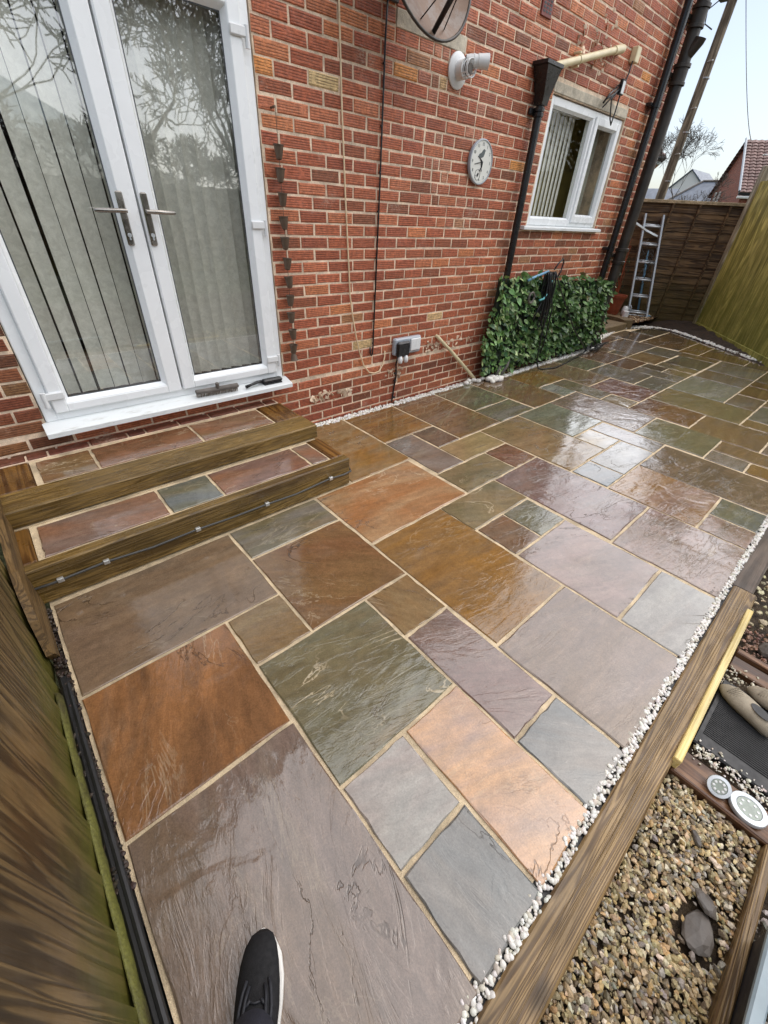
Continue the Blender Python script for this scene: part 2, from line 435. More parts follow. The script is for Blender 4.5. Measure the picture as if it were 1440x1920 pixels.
# ------------------------------------------------------------------ mesh helpers
class MB:
    def __init__(s):
        s.v = []; s.f = []; s.t = []
        s.cur = None
    def add(s, vs, fs, M4=None, tint=None):
        b = len(s.v)
        s.v += [tuple(M4 @ Vector(v)) if M4 else tuple(v) for v in vs]
        s.f += [tuple(b + i for i in f) for f in fs]
        s.t += [tint or s.cur or (1, 1, 1)] * len(vs)
    def box(s, lo, hi, ch=0.0, M4=None, tint=None):
        (x0, y0, z0), (x1, y1, z1) = lo, hi
        if ch <= 0:
            vs = [(x, y, z) for x in (x0, x1) for y in (y0, y1) for z in (z0, z1)]
            fs = [(0, 1, 3, 2), (4, 6, 7, 5), (0, 4, 5, 1), (2, 3, 7, 6), (0, 2, 6, 4), (1, 5, 7, 3)]
            s.add(vs, fs, M4, tint); return
        c = min(ch, (x1 - x0) * .45, (y1 - y0) * .45, (z1 - z0) * .45)
        vs = []; idx = {}
        for i, x in enumerate((x0, x1)):
            for j, y in enumerate((y0, y1)):
                for k, z in enumerate((z0, z1)):
                    dx, dy, dz = (c, -c)[i], (c, -c)[j], (c, -c)[k]
                    for a, p in enumerate(((x, y + dy, z + dz), (x + dx, y, z + dz), (x + dx, y + dy, z))):
                        idx[i, j, k, a] = len(vs); vs.append(p)
        q = lambda *a: idx[a]
        fs = []
        for i in (0, 1):
            f = [q(i, 0, 0, 0), q(i, 1, 0, 0), q(i, 1, 1, 0), q(i, 0, 1, 0)]; fs.append(f if i else f[::-1])
            f = [q(0, i, 0, 1), q(1, i, 0, 1), q(1, i, 1, 1), q(0, i, 1, 1)]; fs.append(f[::-1] if i else f)
            f = [q(0, 0, i, 2), q(1, 0, i, 2), q(1, 1, i, 2), q(0, 1, i, 2)]; fs.append(f if i else f[::-1])
        for i in (0, 1):
            for j in (0, 1):
                fs.append((q(i, j, 0, 0), q(i, j, 1, 0), q(i, j, 1, 1), q(i, j, 0, 1)))
                fs.append((q(i, 0, j, 0), q(i, 1, j, 0), q(i, 1, j, 2), q(i, 0, j, 2)))
                fs.append((q(0, i, j, 1), q(1, i, j, 1), q(1, i, j, 2), q(0, i, j, 2)))
                for k in (0, 1):
                    fs.append((q(i, j, k, 0), q(i, j, k, 1), q(i, j, k, 2)))
        s.add(vs, fs, M4, tint)
    def tube(s, pts, r, n=8, cap=True, tint=None):
        pts = [Vector(p) for p in pts]
        rs = r if isinstance(r, (list, tuple)) else [r] * len(pts)
        vs = []; fs = []
        up = None
        for i, p in enumerate(pts):
            d = (pts[min(i + 1, len(pts) - 1)] - pts[max(i - 1, 0)])
            d = d.normalized() if d.length > 1e-9 else Vector((0, 0, 1))
            if up is None:
                up = d.orthogonal().normalized()
            else:
                up = (up - d * up.dot(d))
                up = up.normalized() if up.length > 1e-6 else d.orthogonal().normalized()
            w_ = d.cross(up)
            for k in range(n):
                a = 2 * math.pi * k / n
                vs.append(p + (up * math.cos(a) + w_ * math.sin(a)) * rs[i])
        for i in range(len(pts) - 1):
            for k in range(n):
                k2 = (k + 1) % n
                fs.append((i * n + k, i * n + k2, (i + 1) * n + k2, (i + 1) * n + k))
        if cap:
            fs.append(tuple(range(n - 1, -1, -1)))
            fs.append(tuple((len(pts) - 1) * n + k for k in range(n)))
        s.add(vs, fs, None, tint)
    def lathe(s, prof, n=20, M4=None, tint=None, close=True):
        vs = []; fs = []
        for r, z in prof:
            for k in range(n):
                a = 2 * math.pi * k / n
                vs.append((r * math.cos(a), r * math.sin(a), z))
        for i in range(len(prof) - 1):
            for k in range(n):
                k2 = (k + 1) % n
                fs.append((i * n + k, i * n + k2, (i + 1) * n + k2, (i + 1) * n + k))
        if close:
            fs.append(tuple(range(n - 1, -1, -1)))
            fs.append(tuple((len(prof) - 1) * n + k for k in range(n)))
        s.add(vs, fs, M4, tint)
    def prism(s, poly, d, M4=None, tint=None):
        """polygon in local xy extruded by d in z"""
        n = len(poly)
        vs = [(x, y, 0) for x, y in poly] + [(x, y, d) for x, y in poly]
        fs = [tuple(range(n - 1, -1, -1)), tuple(range(n, 2 * n))] + [(i, (i + 1) % n, n + (i + 1) % n, n + i) for i in range(n)]
        s.add(vs, fs, M4, tint)
    def loft(s, rings, cap=True, tint=None):
        n = len(rings[0]); vs = [p for r_ in rings for p in r_]; fs = []
        for i in range(len(rings) - 1):
            for k in range(n):
                k2 = (k + 1) % n
                fs.append((i * n + k, i * n + k2, (i + 1) * n + k2, (i + 1) * n + k))
        if cap:
            fs.append(tuple(range(n - 1, -1, -1))); fs.append(tuple((len(rings) - 1) * n + k for k in range(n)))
        s.add(vs, fs, None, tint)
    def mesh(s, name, mat, smooth=False, tint=False, origin=None):
        me = bpy.data.meshes.new(name)
        vs = s.v if origin is None else [(x - origin[0], y - origin[1], z - origin[2]) for x, y, z in s.v]
        me.from_pydata(vs, [], s.f)
        if tint:
            ca = me.color_attributes.new('tint', 'FLOAT_COLOR', 'POINT')
            buf = []
            for t in s.t:
                buf += [t[0], t[1], t[2], 1.0]
            ca.data.foreach_set('color', buf)
        if mat is not None:
            me.materials.append(MT[mat] if isinstance(mat, str) else mat)
        me.update()
        if smooth is True:
            me.polygons.foreach_set('use_smooth', [True] * len(me.polygons))
        elif smooth:
            me.polygons.foreach_set('use_smooth', [True] * len(me.polygons))
            try:
                me.set_sharp_from_angle(angle=R(smooth))
            except Exception:
                pass
        return me
    def build(s, name, mat, parent=None, smooth=False, tint=False, origin=None):
        me = s.mesh(name, mat, smooth, tint, origin)
        return link(name, me, parent, origin)

WINV = {}
def link(name, me, parent=None, loc=None):
    """everything is drawn in world coordinates; loc is the object's own origin"""
    o = bpy.data.objects.new(name, me)
    col.objects.link(o)
    if loc is not None:
        o.location = loc
    WINV[o.name] = Matrix.Translation(loc).inverted() if loc is not None else Matrix.Identity(4)
    if parent is not None:
        o.parent = parent
        o.matrix_parent_inverse = WINV[parent.name]
    return o

def tag(o, label=None, cat=None, group=None, kind=None):
    if label: o['label'] = label
    if cat: o['category'] = cat
    if group: o['group'] = group
    if kind: o['kind'] = kind
    return o

def thing(name, loc, label, cat, group=None):
    o = bpy.data.objects.new(name, None)
    o.empty_display_size = 0.1
    col.objects.link(o)
    o.location = loc
    WINV[o.name] = Matrix.Translation(loc).inverted()
    return tag(o, label, cat, group)

ICO = None
def ico(sub):
    import bmesh
    bm = bmesh.new()
    bmesh.ops.create_icosphere(bm, subdivisions=sub, radius=1.0)
    vs = [v.co.copy() for v in bm.verts]; fs = [tuple(v.index for v in f.verts) for f in bm.faces]
    bm.free()
    return vs, fs
ICO1, ICO2 = ico(1), ico(2)
def blob(mb, c, size, tint, shape, jit=0.18, rg=rnd):
    vs, fs = shape
    q = Euler((rg.uniform(-.5, .5), rg.uniform(-.5, .5), rg.uniform(0, 6.28))).to_matrix()
    out = []
    for v in vs:
        k = 1 + rg.uniform(-jit, jit)
        out.append(q @ Vector((v.x * size[0] * k, v.y * size[1] * k, v.z * size[2] * k)) + Vector(c))
    mb.add(out, fs, None, tint)

def jitter(c, a, rg=rnd):
    k = 1 + rg.uniform(-a, a)
    return tuple(max(0.0, x * k * (1 + rg.uniform(-a, a) * .35)) for x in c)

def proj(p):
    q = Vector(p) - CAM
    z = fw.dot(q)
    if z < 0.05: return None
    return (720 + FPX * rt.dot(q) / z, 960 + FPX * dn.dot(q) / z, z)

# ------------------------------------------------------------------ ground
mb = MB()
mb.add([(-300, -300, -0.16), (300, -300, -0.16), (300, 300, -0.16), (-300, 300, -0.16)], [(0, 1, 2, 3)])
tag(mb.build('ground', 'lawn'), kind='structure')

# ------------------------------------------------------------------ patio: jointing bed with every slab a part
YN = [-.09, -.375, -.665, -.985, -1.27, -1.577, -1.873, -2.165, -2.463, -2.757, -3.046]
def yn(n, x):
    i = int(math.floor(n))
    if n < 0: y = YN[0] - n * 0.29
    elif i >= 10: y = YN[10] - (n - 10) * 0.29
    else: y = YN[i] + (YN[i + 1] - YN[i]) * (n - i)
    return y + (0.010 if n < 10 else 0.0150) * min(x, 3.0)

def fence_cut(y):          # right edge of the paving, a diagonal beside the far fence
    return 7.52 + (y + 0.29) * 0.635
mb = MB()
mb.add([(-2.20, -.05, -0.006), (-2.20, -3.040, -0.006), (1.55, -3.015, -.006), (5.74, -3.02, -0.006), (7.04, -1.0, -0.006), (7.50, -.30, -0.006), (7.45, .05, -0.006), (6.8, .27, -.006), (5.25, .16, -.006), (5.2, -.05, -.006)], [tuple(range(10))[::1]])
mb.add([(-2.20, -.05, -0.07), (-2.20, -3.062, -0.07), (1.55, -3.05, -.07), (5.74, -3.05, -0.07), (7.04, -1.0, -0.07), (7.50, -.30, -0.07), (7.45, .05, -0.07), (6.8, .27, -.07), (5.25, .16, -.07), (5.2, -.05, -.07)], [tuple(range(9, -1, -1))])
patio = tag(mb.build('patio', 'jointing'), kind='structure')

T = dict(bm=(118, 99, 80), orange=(158, 110, 68), gold=(140, 102, 48), rb=(140, 98, 72), tan=(130, 107, 82), ochre=(150, 104, 62), umber=(118, 84, 54), olive=(112, 104, 76), green=(108, 106, 84),
         blue=(102, 107, 107), mauve=(126, 110, 100), purple=(118, 92, 84), peach=(196, 150, 104), red=(118, 80, 62), yellow=(160, 138, 98),
         light=(152, 149, 140), grey=(126, 121, 114), dark=(88, 76, 64), brown=(124, 98, 64), buff=(170, 140, 104), sand=(140, 120, 86),
         pink=(150, 126, 116), palegreen=(126, 128, 110), choc=(106, 76, 52))
#        x0     x1    n0 n1   tone      second   angle relief vein
SLABS = [
 (-2.195, -1.335, 3, 5, 'tan', 'bm', 0, .25, .15), (-1.335, -.74, 3, 4, 'olive', 'grey', .1, .35, .3), (-1.335, -.74, 4, 6, 'umber', 'brown', .7, .4, .4),
 (-1.615, -1.335, 5, 6, 'sand', 'brown', .3, .6, .5), (-2.195, -1.615, 5, 7, 'umber', 'orange', 1.9, .7, .4), (-2.195, -1.612, 7, 10, 'bm', 'mauve', 1.75, .9, .15),
 (-1.615, -1.03, 6, 8, 'olive', 'green', .15, .9, 1.0), (-1.03, -.74, 6, 7, 'brown', 'sand', 1.2, .4, .4), (-1.03, -.745, 7, 9, 'purple', 'mauve', .6, .8, .1),
 (-1.615, -1.33, 8, 9, 'light', 'pink', .3, .3, .1), (-1.325, -1.025, 8, 10, 'peach', 'pink', .4, .25, .2), (-1.615, -1.325, 9, 10, 'blue', 'grey', 1.5, .3, 0),
 (-1.03, -.745, 9, 10, 'blue', 'grey', .8, .3, 0), (-.745, -.142, 8, 10, 'mauve', 'bm', .1, .5, .1), (-.738, -.145, 5, 8, 'gold', 'brown', .1, .55, .25),
 (-.735, .13, 3, 5, 'orange', 'buff', .2, .5, .7), (-.42, .17, -.1, 3, 'gold', 'sand', 0, .15, 0), (.175, .765, 0, 2, 'brown', 'gold', 0, .12, 0),
 (.77, 1.36, 0, 3, 'brown', 'bm', 0, .12, 0), (.165, .478, 2, 4, 'bm', 'grey', .2, .2, .1), (.485, .76, 2, 3, 'dark', 'bm', .1, .3, 0),
 (.478, 1.03, 3, 4, 'yellow', 'sand', .15, .4, .2), (.145, .728, 4, 5, 'olive', 'sand', .3, .5, .6), (.728, 1.025, 4, 5, 'red', 'brown', .4, .5, .4),
 (-.155, .44, 5, 6, 'sand', 'olive', .5, .5, .7), (.13, .42, 6, 7, 'green', 'grey', .2, .8, .3), (-.14, .13, 6, 7, 'bm', 'umber', .2, .5, .2),
 (.44, 1.025, 5, 8, 'purple', 'mauve', .15, .8, .2), (-.14, .415, 7, 9, 'mauve', 'pink', .4, .3, .1), (-.142, .412, 9, 10, 'light', 'grey', .2, .2, 0),
 (.42, 1.03, 8, 10, 'pink', 'bm', .1, 1.0, .3), (1.03, 1.285, 9, 10, 'bm', 'pink', .1, .8, .3), (1.29, 1.59, 9, 10, 'green', 'blue', .1, .4, .1),
 (1.03, 1.60, 7, 9, 'gold', 'pink', .2, .9, .3), (1.60, 2.18, 7, 10, 'bm', 'dark', .1, .7, .2), (1.035, 1.63, 3, 6, 'sand', 'brown', .15, .4, .2),
 (1.04, 1.325, 6, 7, 'blue', 'grey', .2, .3, 0), (1.33, 1.935, 6, 7, 'grey', 'light', .3, .5, .1), (1.635, 1.935, 5, 6, 'light', 'yellow', .2, .4, .2),
 (1.94, 2.205, 5, 7, 'grey', 'mauve', .3, .5, .1), (1.635, 2.225, 3, 5, 'green', 'palegreen', .1, .4, .1), (2.23, 2.81, 3, 6, 'mauve', 'bm', .1, .9, .5),
 (2.21, 2.785, 6, 8, 'green', 'olive', .2, .6, .3), (1.37, 1.96, 0, 2, 'green', 'olive', .2, .12, 0), (1.36, 1.945, 2, 3, 'olive', 'grey', 0, .2, 0),
 (1.965, 2.545, 0, 3, 'brown', 'bm', 0, .12, 0), (2.55, 3.13, 0, 2, 'olive', 'gold', 0, .15, 0), (2.55, 2.825, 2, 3, 'palegreen', 'light', .1, .2, 0),
 (2.825, 3.12, 2, 4, 'olive', 'mauve', .1, .5, .2), (3.13, 3.70, 0, 3, 'sand', 'bm', .1, .3, .2), (3.71, 4.275, 0, 2, 'green', 'olive', .1, .2, .1),
 (3.705, 4.275, 2, 4, 'olive', 'grey', .1, .3, .1), (3.115, 3.685, 3, 5, 'red', 'purple', .2, .9, 1), (3.69, 4.26, 4, 5, 'green', 'grey', .2, .4, .3),
 (2.815, 3.09, 4, 5, 'sand', 'olive', .1, .6, .1), (4.285, 4.86, 2, 3, 'choc', 'bm', .1, .4, .2), (4.285, 4.90, .1, 2, 'bm', 'choc', .1, .5, .3),
 (4.57, 4.85, 3, 4, 'olive', 'dark', .1, .5, .2), (4.275, 4.56, 3, 5, 'grey', 'olive', .1, .3, .2), (4.565, 4.85, 4, 5, 'olive', 'sand', .1, .5, .2), (4.86, 5.12, 3.35, 5, 'sand', 'olive', .1, .6, .2),
 (4.92, 5.165, 0, 1, 'olive', 'bm', .1, .4, .2), (5.175, 6.07, 0, 2, 'bm', 'grey', .1, .3, .1), (4.92, 5.165, 1, 2, 'bm', 'olive', .1, .4, .2), (4.875, 5.45, 2, 3.33, 'sand', 'brown', .1, .4, .1),
 (5.46, 6.03, 2, 3.33, 'olive', 'grey', .1, .4, .1), (5.13, 5.76, 3.38, 5, 'green', 'dark', .2, .4, .3), (6.08, 7.12, 1, 3, 'brown', 'dark', .1, .2, .1),
 (6.09, 6.78, -.9, .95, 'bm', 'dark', .1, .2, 0), (6.79, 7.50, -.55, .95, 'dark', 'olive', .1, .2, 0), (6.04, 7.1, 3, 4, 'brown', 'gold', .1, .2, .1),
 (5.77, 6.03, 3, 5, 'bm', 'brown', .1, .3, .1), (6.035, 6.56, 4, 6, 'choc', 'brown', .1, .2, .1), (6.57, 6.95, 4, 5.4, 'dark', 'brown', .1, .2, .1), (5.29, 6.02, 5.05, 7, 'grey', 'bm', .2, .4, .2),
 (6.03, 6.5, 6, 7, 'dark', 'choc', .1, .2, .1), (4.775, 5.28, 5.05, 7, 'bm', 'grey', .1, .3, .2), (3.945, 4.77, 5, 7, 'palegreen', 'light', .2, .3, .1),
 (3.335, 3.94, 5, 8, 'olive', 'sand', .15, .8, .3), (2.815, 3.33, 5, 7, 'choc', 'umber', .2, .8, .6), (3.945, 4.46, 7, 8, 'bm', 'grey', .1, .3, .1),
 (4.47, 4.98, 7, 8, 'brown', 'choc', .1, .2, .1), (4.985, 5.28, 7, 8, 'choc', 'bm', .1, .2, .1), (5.29, 6.0, 7, 8, 'bm', 'dark', .1, .2, .1), (2.74, 3.33, 7, 9, 'bm', 'brown', .1, .5, .3), (2.45, 2.735, 8, 10, 'bm', 'brown', .1, .4, .1),
 (2.19, 2.44, 8, 9, 'grey', 'bm', .1, .3, .1), (2.19, 2.44, 9, 10, 'brown', 'gold', .1, .3, .1), (3.34, 3.6, 8, 9, 'brown', 'sand', .1, .3, .1),
 (3.61, 4.2, 8, 9.0, 'grey', 'green', .1, .3, .1), (2.745, 3.33, 9, 10, 'mauve', 'bm', .1, .3, .1), (3.34, 4.2, 9, 10, 'olive', 'brown', .1, .3, .1),
 (5.22, 6.075, -1.0, 0, 'bm', 'dark', .1, .2, .1), (7.13, 7.6, 1, 3, 'dark', 'brown', .1, .2, .1), (7.11, 7.6, 3, 4, 'dark', 'brown', .1, .2, .1),
 (4.21, 4.8, 8, 10, 'bm', 'gold', .1, .3, .1), (4.81, 5.45, 8, 9, 'olive', 'grey', .1, .3, .1)]
JG = 0.0075
SG = 0.86
def slab_mesh(x0, x1, ya, yb, zt, thick, rg, cut=True):
    """a riven slab outline with slightly uneven, pitched edges; ya, yb are functions of x (back and front edge)"""
    pts = []
    seg = 7
    g = JG
    def P(u, v):
        x = x0 + g + (x1 - x0 - 2 * g) * u
        a, b = ya(x) - g, yb(x) + g
        return [x, a + (b - a) * v]
    for k in range(seg): pts.append(P(k / seg, 0))
    for k in range(seg): pts.append(P(1, k / seg))
    for k in range(seg): pts.append(P(1 - k / seg, 1))
    for k in range(seg): pts.append(P(0, 1 - k / seg))
    n = len(pts)
    out = []
    for i, p in enumerate(pts):
        corner = i % seg == 0
        out.append((p[0] + rg.uniform(-.0026, .0026), p[1] + rg.uniform(-.0026, .0026)))
    if cut:
        out = [(min(x, fence_cut(y)), y) for x, y in out]
    cx = sum(p[0] for p in out) / n; cy = sum(p[1] for p in out) / n
    mb = MB()
    tx, ty = rg.uniform(-.0012, .0012), rg.uniform(-.0012, .0012)
    top = lambda x, y: zt + tx * (x - cx) + ty * (y - cy)
    ch = 0.0045
    vs = []
    for x, y in out:
        dx, dy = cx - x, cy - y
        l = math.hypot(dx, dy) or 1
        sx = max(-1, min(1, dx / (abs(x1 - x0) * .5))); sy = max(-1, min(1, dy / (abs(yb(cx) - ya(cx)) * .5)))
        e = ch * rg.uniform(.5, 1.5)
        vs.append((x + (e if dx > 0 else -e) * (1 if abs(sx) > .93 else 0), y + (e if dy > 0 else -e) * (1 if abs(sy) > .93 else 0), top(x, y)))
    n2 = [(x, y, top(x, y) - ch * rg.uniform(.4, 1.0)) for x, y in out]
    n3 = [(x, y, zt - thick) for x, y in out]
    mb.add(vs + n2 + n3, [tuple(range(n))[::-1]] + [(i, n + i, n + (i + 1) % n, (i + 1) % n)[::-1] for i in range(n)]
           + [(n + i, 2 * n + i, 2 * n + (i + 1) % n, n + (i + 1) % n)[::-1] for i in range(n)])
    return mb, (cx, cy, zt)
def lay(parent, x0, x1, ya, yb, zt, tone, tone_b, ang, relief, vein, i, thick=0.028, cut=True, gain=1.0):
    rg = random.Random(100 + i * 7)
    mb, c = slab_mesh(x0, x1, ya, yb, zt + rg.uniform(-.001, .001), thick, rg, cut)
    me = mb.mesh('paving_slab', 'stone', False, False, c)
    me.flip_normals()
    o = link('paving_slab', me, parent, c)
    o['tone'] = [v * gain * SG for v in lin(T[tone])]; o['tone_b'] = [v * gain * SG for v in lin(T[tone_b])]
    o['seed'] = (i * 0.618 * 3.0) % 17.0; o['angle'] = float(ang); o['relief'] = float(relief); o['vein'] = float(vein)
    return o
for i, (x0, x1, n0, n1, t1, t2, ang, rel, vein) in enumerate(SLABS):
    lay(patio, x0, x1, lambda x, n=n0: yn(n, x), lambda x, n=n1: yn(n, x), 0.0, t1, t2, ang, rel, vein, i)

# ------------------------------------------------------------------ house
house = thing('house', (1.5, 0, 0), 'red rustic brick house with white french doors and one white window', 'house')
WT = 0.30
Y0W = 0.0045
ZT = 5.2
DX0, DX1, DZ0, DZ1 = -1.905, -.345, .44, 2.50
WX0, WX1, WZ0, WZ1 = 2.60, 4.085, 1.50, 2.487
CX = 5.2
mb = MB()
for lo, hi in [((-9, Y0W, -.1), (DX0, WT, 3.9)), ((DX0, Y0W, -.1), (DX1, WT, DZ0)), ((DX0, Y0W, DZ1), (DX1, WT, 3.9)), ((DX1, Y0W, -.1), (WX0, WT, 3.9)),
               ((WX0, Y0W, -.1), (WX1, WT, WZ0)), ((WX0, Y0W, WZ1), (WX1, WT, 3.9)), ((WX1, Y0W, -.1), (CX - .004, WT, 3.9))]:
    mb.box(lo, hi)
wall = mb.build('wall', 'mortar', house)
mb = MB()
mb.box((-9, 0.0, 3.9), (CX, WT, ZT)); mb.box((CX - .3, WT, -.1), (CX, 8.2, ZT)); mb.box((-9, 8.2, -.1), (CX, 8.5, ZT))
mb.build('upper_wall', 'brick_far', house)

PAL = [((166, 94, 68), 5), ((160, 88, 64), 5), ((150, 82, 60), 4.5), ((174, 104, 75), 3.5), ((140, 80, 58), 2.2), ((126, 76, 56), .9), ((184, 114, 78), 1.0), ((200, 134, 80), .18), ((160, 112, 80), .45), ((190, 160, 120), .14)]
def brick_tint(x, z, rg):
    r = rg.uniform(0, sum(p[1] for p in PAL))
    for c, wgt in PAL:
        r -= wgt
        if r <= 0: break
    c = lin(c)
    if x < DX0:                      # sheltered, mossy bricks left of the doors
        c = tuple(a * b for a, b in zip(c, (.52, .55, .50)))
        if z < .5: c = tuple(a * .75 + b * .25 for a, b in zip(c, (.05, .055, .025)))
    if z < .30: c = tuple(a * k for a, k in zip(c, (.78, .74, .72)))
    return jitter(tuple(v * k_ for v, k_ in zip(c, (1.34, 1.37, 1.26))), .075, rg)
def course_z(k):
    return 1.125 + .075 * k if k >= -9 else .355 - .0745 * (-10 - k)
bricks = []
rg = random.Random(5)
def add_brick(x0, x1, zc, h=.0620, rg=rg):
    bricks.append((x0, x1, zc - h / 2, zc + h / 2, brick_tint((x0 + x1) / 2, zc, rg)))
for k in range(-15, 37):
    zc = course_z(k)
    ph = 0.0 if k % 2 == 0 else .1125
    if k < -9: ph += .0
    xs = []
    x = -2.7 + ((ph + 2.7) % .225)
    joints = [x + .225 * i + rg.uniform(-.005, .005) for i in range(-1, 37)]
    for a, b in zip(joints, joints[1:]):
        segs = [(a, b)]
        cuts = []
        lo, hi = zc - .03, zc + .03
        if hi > DZ0 and lo < DZ1: cuts.append((DX0, DX1))
        if hi > WZ0 and lo < WZ1 + .07: cuts.append((WX0 - .012, WX1 + .012))
        if 2.50 < zc < 2.60: cuts.append((.675, 1.37))
        if 2.86 < zc < 3.08: cuts.append((2.17, 2.34))
        cuts.append((CX, 99)); cuts.append((-99, -2.7))
        for c0, c1 in cuts:
            ns = []
            for s0, s1 in segs:
                if s1 <= c0 or s0 >= c1: ns.append((s0, s1)); continue
                if s0 < c0: ns.append((s0, c0 + .005))
                if s1 > c1: ns.append((c1 - .005, s1))
            segs = ns
        for s0, s1 in segs:
            if s1 - s0 > .04:
                infill = .93 < (s0 + s1) / 2 < 1.62 and 1.45 < zc < 2.50 and rg.random() < .5
                if infill and s1 - s0 > .2:     # toothed-in repair: short mixed bats
                    m = s0 + (s1 - s0) * rg.choice((.35, .5, .62))
                    add_brick(s0, m, zc); add_brick(m, s1, zc)
                    for q in (-1, -2):
                        b_ = bricks[q]; f_ = rg.uniform(.0, .42)
                        bricks[q] = b_[:4] + (tuple(a_ * (1 - f_) + c_ * f_ for a_, c_ in zip(b_[4], lin((196, 150, 124)))),)
                else:
                    add_brick(s0, s1, zc)
def brick_geo(mb, b, rg):
    x0, x1, z0, z1, t = b
    j = .0068
    x0 += j + rg.uniform(-.0012, .0012); x1 -= j + rg.uniform(-.0012, .0012)
    z0 += rg.uniform(-.0016, .0012); z1 += rg.uniform(-.0012, .0016)
    yf = rg.uniform(-.0022, .0018); c = rg.uniform(.003, .0065)
    q = [(x0, z0), (x1, z0), (x1, z1), (x0, z1)]
    u = lambda: rg.uniform(-.0026, .0026)
    fr = [(x + (c if i in (0, 3) else -c) + u(), yf + rg.uniform(-.001, .001), z + (c if i < 2 else -c) + u()) for i, (x, z) in enumerate(q)]
    md = [(x + u(), yf + .0035, z + u()) for x, z in q]
    bk = [(x, .014, z) for x, z in q]
    fs = [(0, 1, 2, 3)] + [(i, 4 + i, 4 + (i + 1) % 4, (i + 1) % 4) for i in range(4)] + [(4 + i, 8 + i, 8 + (i + 1) % 4, 4 + (i + 1) % 4) for i in range(4)]
    mb.add(fr + md + bk, fs, None, t)
def area(b):
    ps = [proj((b[0], 0, b[2])), proj((b[1], 0, b[2])), proj((b[1], 0, b[3])), proj((b[0], 0, b[3]))]
    if any(p is None for p in ps): return 0
    cx = sum(p[0] for p in ps) / 4; cy = sum(p[1] for p in ps) / 4
    a = abs(sum(ps[i][0] * ps[(i + 1) % 4][1] - ps[(i + 1) % 4][0] * ps[i][1] for i in range(4))) / 2
    hid = (2.1 < (b[0] + b[1]) / 2 < 4.9 and b[3] < 1.0)
    return 0 if hid or cx < 0 or cx > 1440 or cy < 0 or cy > 1920 else a
order = sorted(range(len(bricks)), key=lambda i: -area(bricks[i]))
rg = random.Random(8)
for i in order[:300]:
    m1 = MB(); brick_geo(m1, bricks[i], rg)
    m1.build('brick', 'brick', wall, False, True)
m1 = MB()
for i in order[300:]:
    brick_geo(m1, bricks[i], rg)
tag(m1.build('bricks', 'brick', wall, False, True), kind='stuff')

# render smears of old mortar low on the wall
mb = MB()
rg = random.Random(21)
for (x0, x1, z0, z1, n) in [(-.10, .36, .19, .255, 46), (.72, .95, .26, .33, 16), (1.25, 2.0, .42, .50, 40), (3.05, 3.4, 2.72, 3.02, 34), (2.78, 2.92, 2.78, 2.96, 12)]:
    for i in range(n):
        x, z = rg.uniform(x0, x1), rg.gauss((z0 + z1) / 2, (z1 - z0) / 3.2)
        s_ = rg.uniform(.007, .022)
        blob(mb, (x, -.001, z), (s_ * 1.5, .0035, s_), (1, 1, 1), ICO1, .3, rg)
tag(mb.build('mortar_smear', 'mortar', wall), kind='stuff')

# concrete lintels, air vent, gutter, roof
mb = MB()
mb.box((WX0 - .012, -.004, WZ1 + .006), (WX1 + .0, .12, WZ1 + .078), .004)
mb.build('lintel', 'concrete', house)
mb = MB()
mb.box((.68, -.003, 2.507), (1.362, .1, 2.592), .004)
mb.build('lintel', 'concrete', house)
mb = MB()
mb.box((2.18, -.012, 2.862), (2.325, .02, 3.078), .003)
vent = mb.build('air_vent', 'vent', house)
mb = MB()
for i in range(3):
    for j in range(9):
        mb.box((2.197 + i * .041, -.0135, 2.884 + j * .0205), (2.226 + i * .041, -.0122, 2.896 + j * .0205))
mb.build('slot_shade', 'ink', vent)  # dark plates on the vent face stand in for shade inside the slots
mb = MB()
mb.box((-9.2, -.02, 5.2), (5.3, .6, 5.32)); mb.tube([(-9.2, -.075, 5.22), (5.3, -.075, 5.22)], .05, 8)
mb.build('gutter', 'pole_black', house)
mb = MB()
mb.prism([(-.12, 5.30), (4.25, 7.6), (8.62, 5.30), (8.62, 5.33), (4.25, 7.66), (-.12, 5.33)], 14.6, Matrix(((0, 0, 1, -9.3), (1, 0, 0, 0), (0, 1, 0, 0), (0, 0, 0, 1))))
mb.build('roof', 'rooftile', house)
mb = MB()
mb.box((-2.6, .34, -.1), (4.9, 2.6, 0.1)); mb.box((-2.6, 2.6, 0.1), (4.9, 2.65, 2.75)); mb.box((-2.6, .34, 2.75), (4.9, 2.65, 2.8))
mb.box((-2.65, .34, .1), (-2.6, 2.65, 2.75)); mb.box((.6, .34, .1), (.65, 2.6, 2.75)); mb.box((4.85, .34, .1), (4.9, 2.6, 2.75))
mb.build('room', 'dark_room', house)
mb = MB()
mb.box((3.5, .62, 1.3), (4.4, .66, 2.6))
mb.build('inner_wall', 'yellow_wall', house)

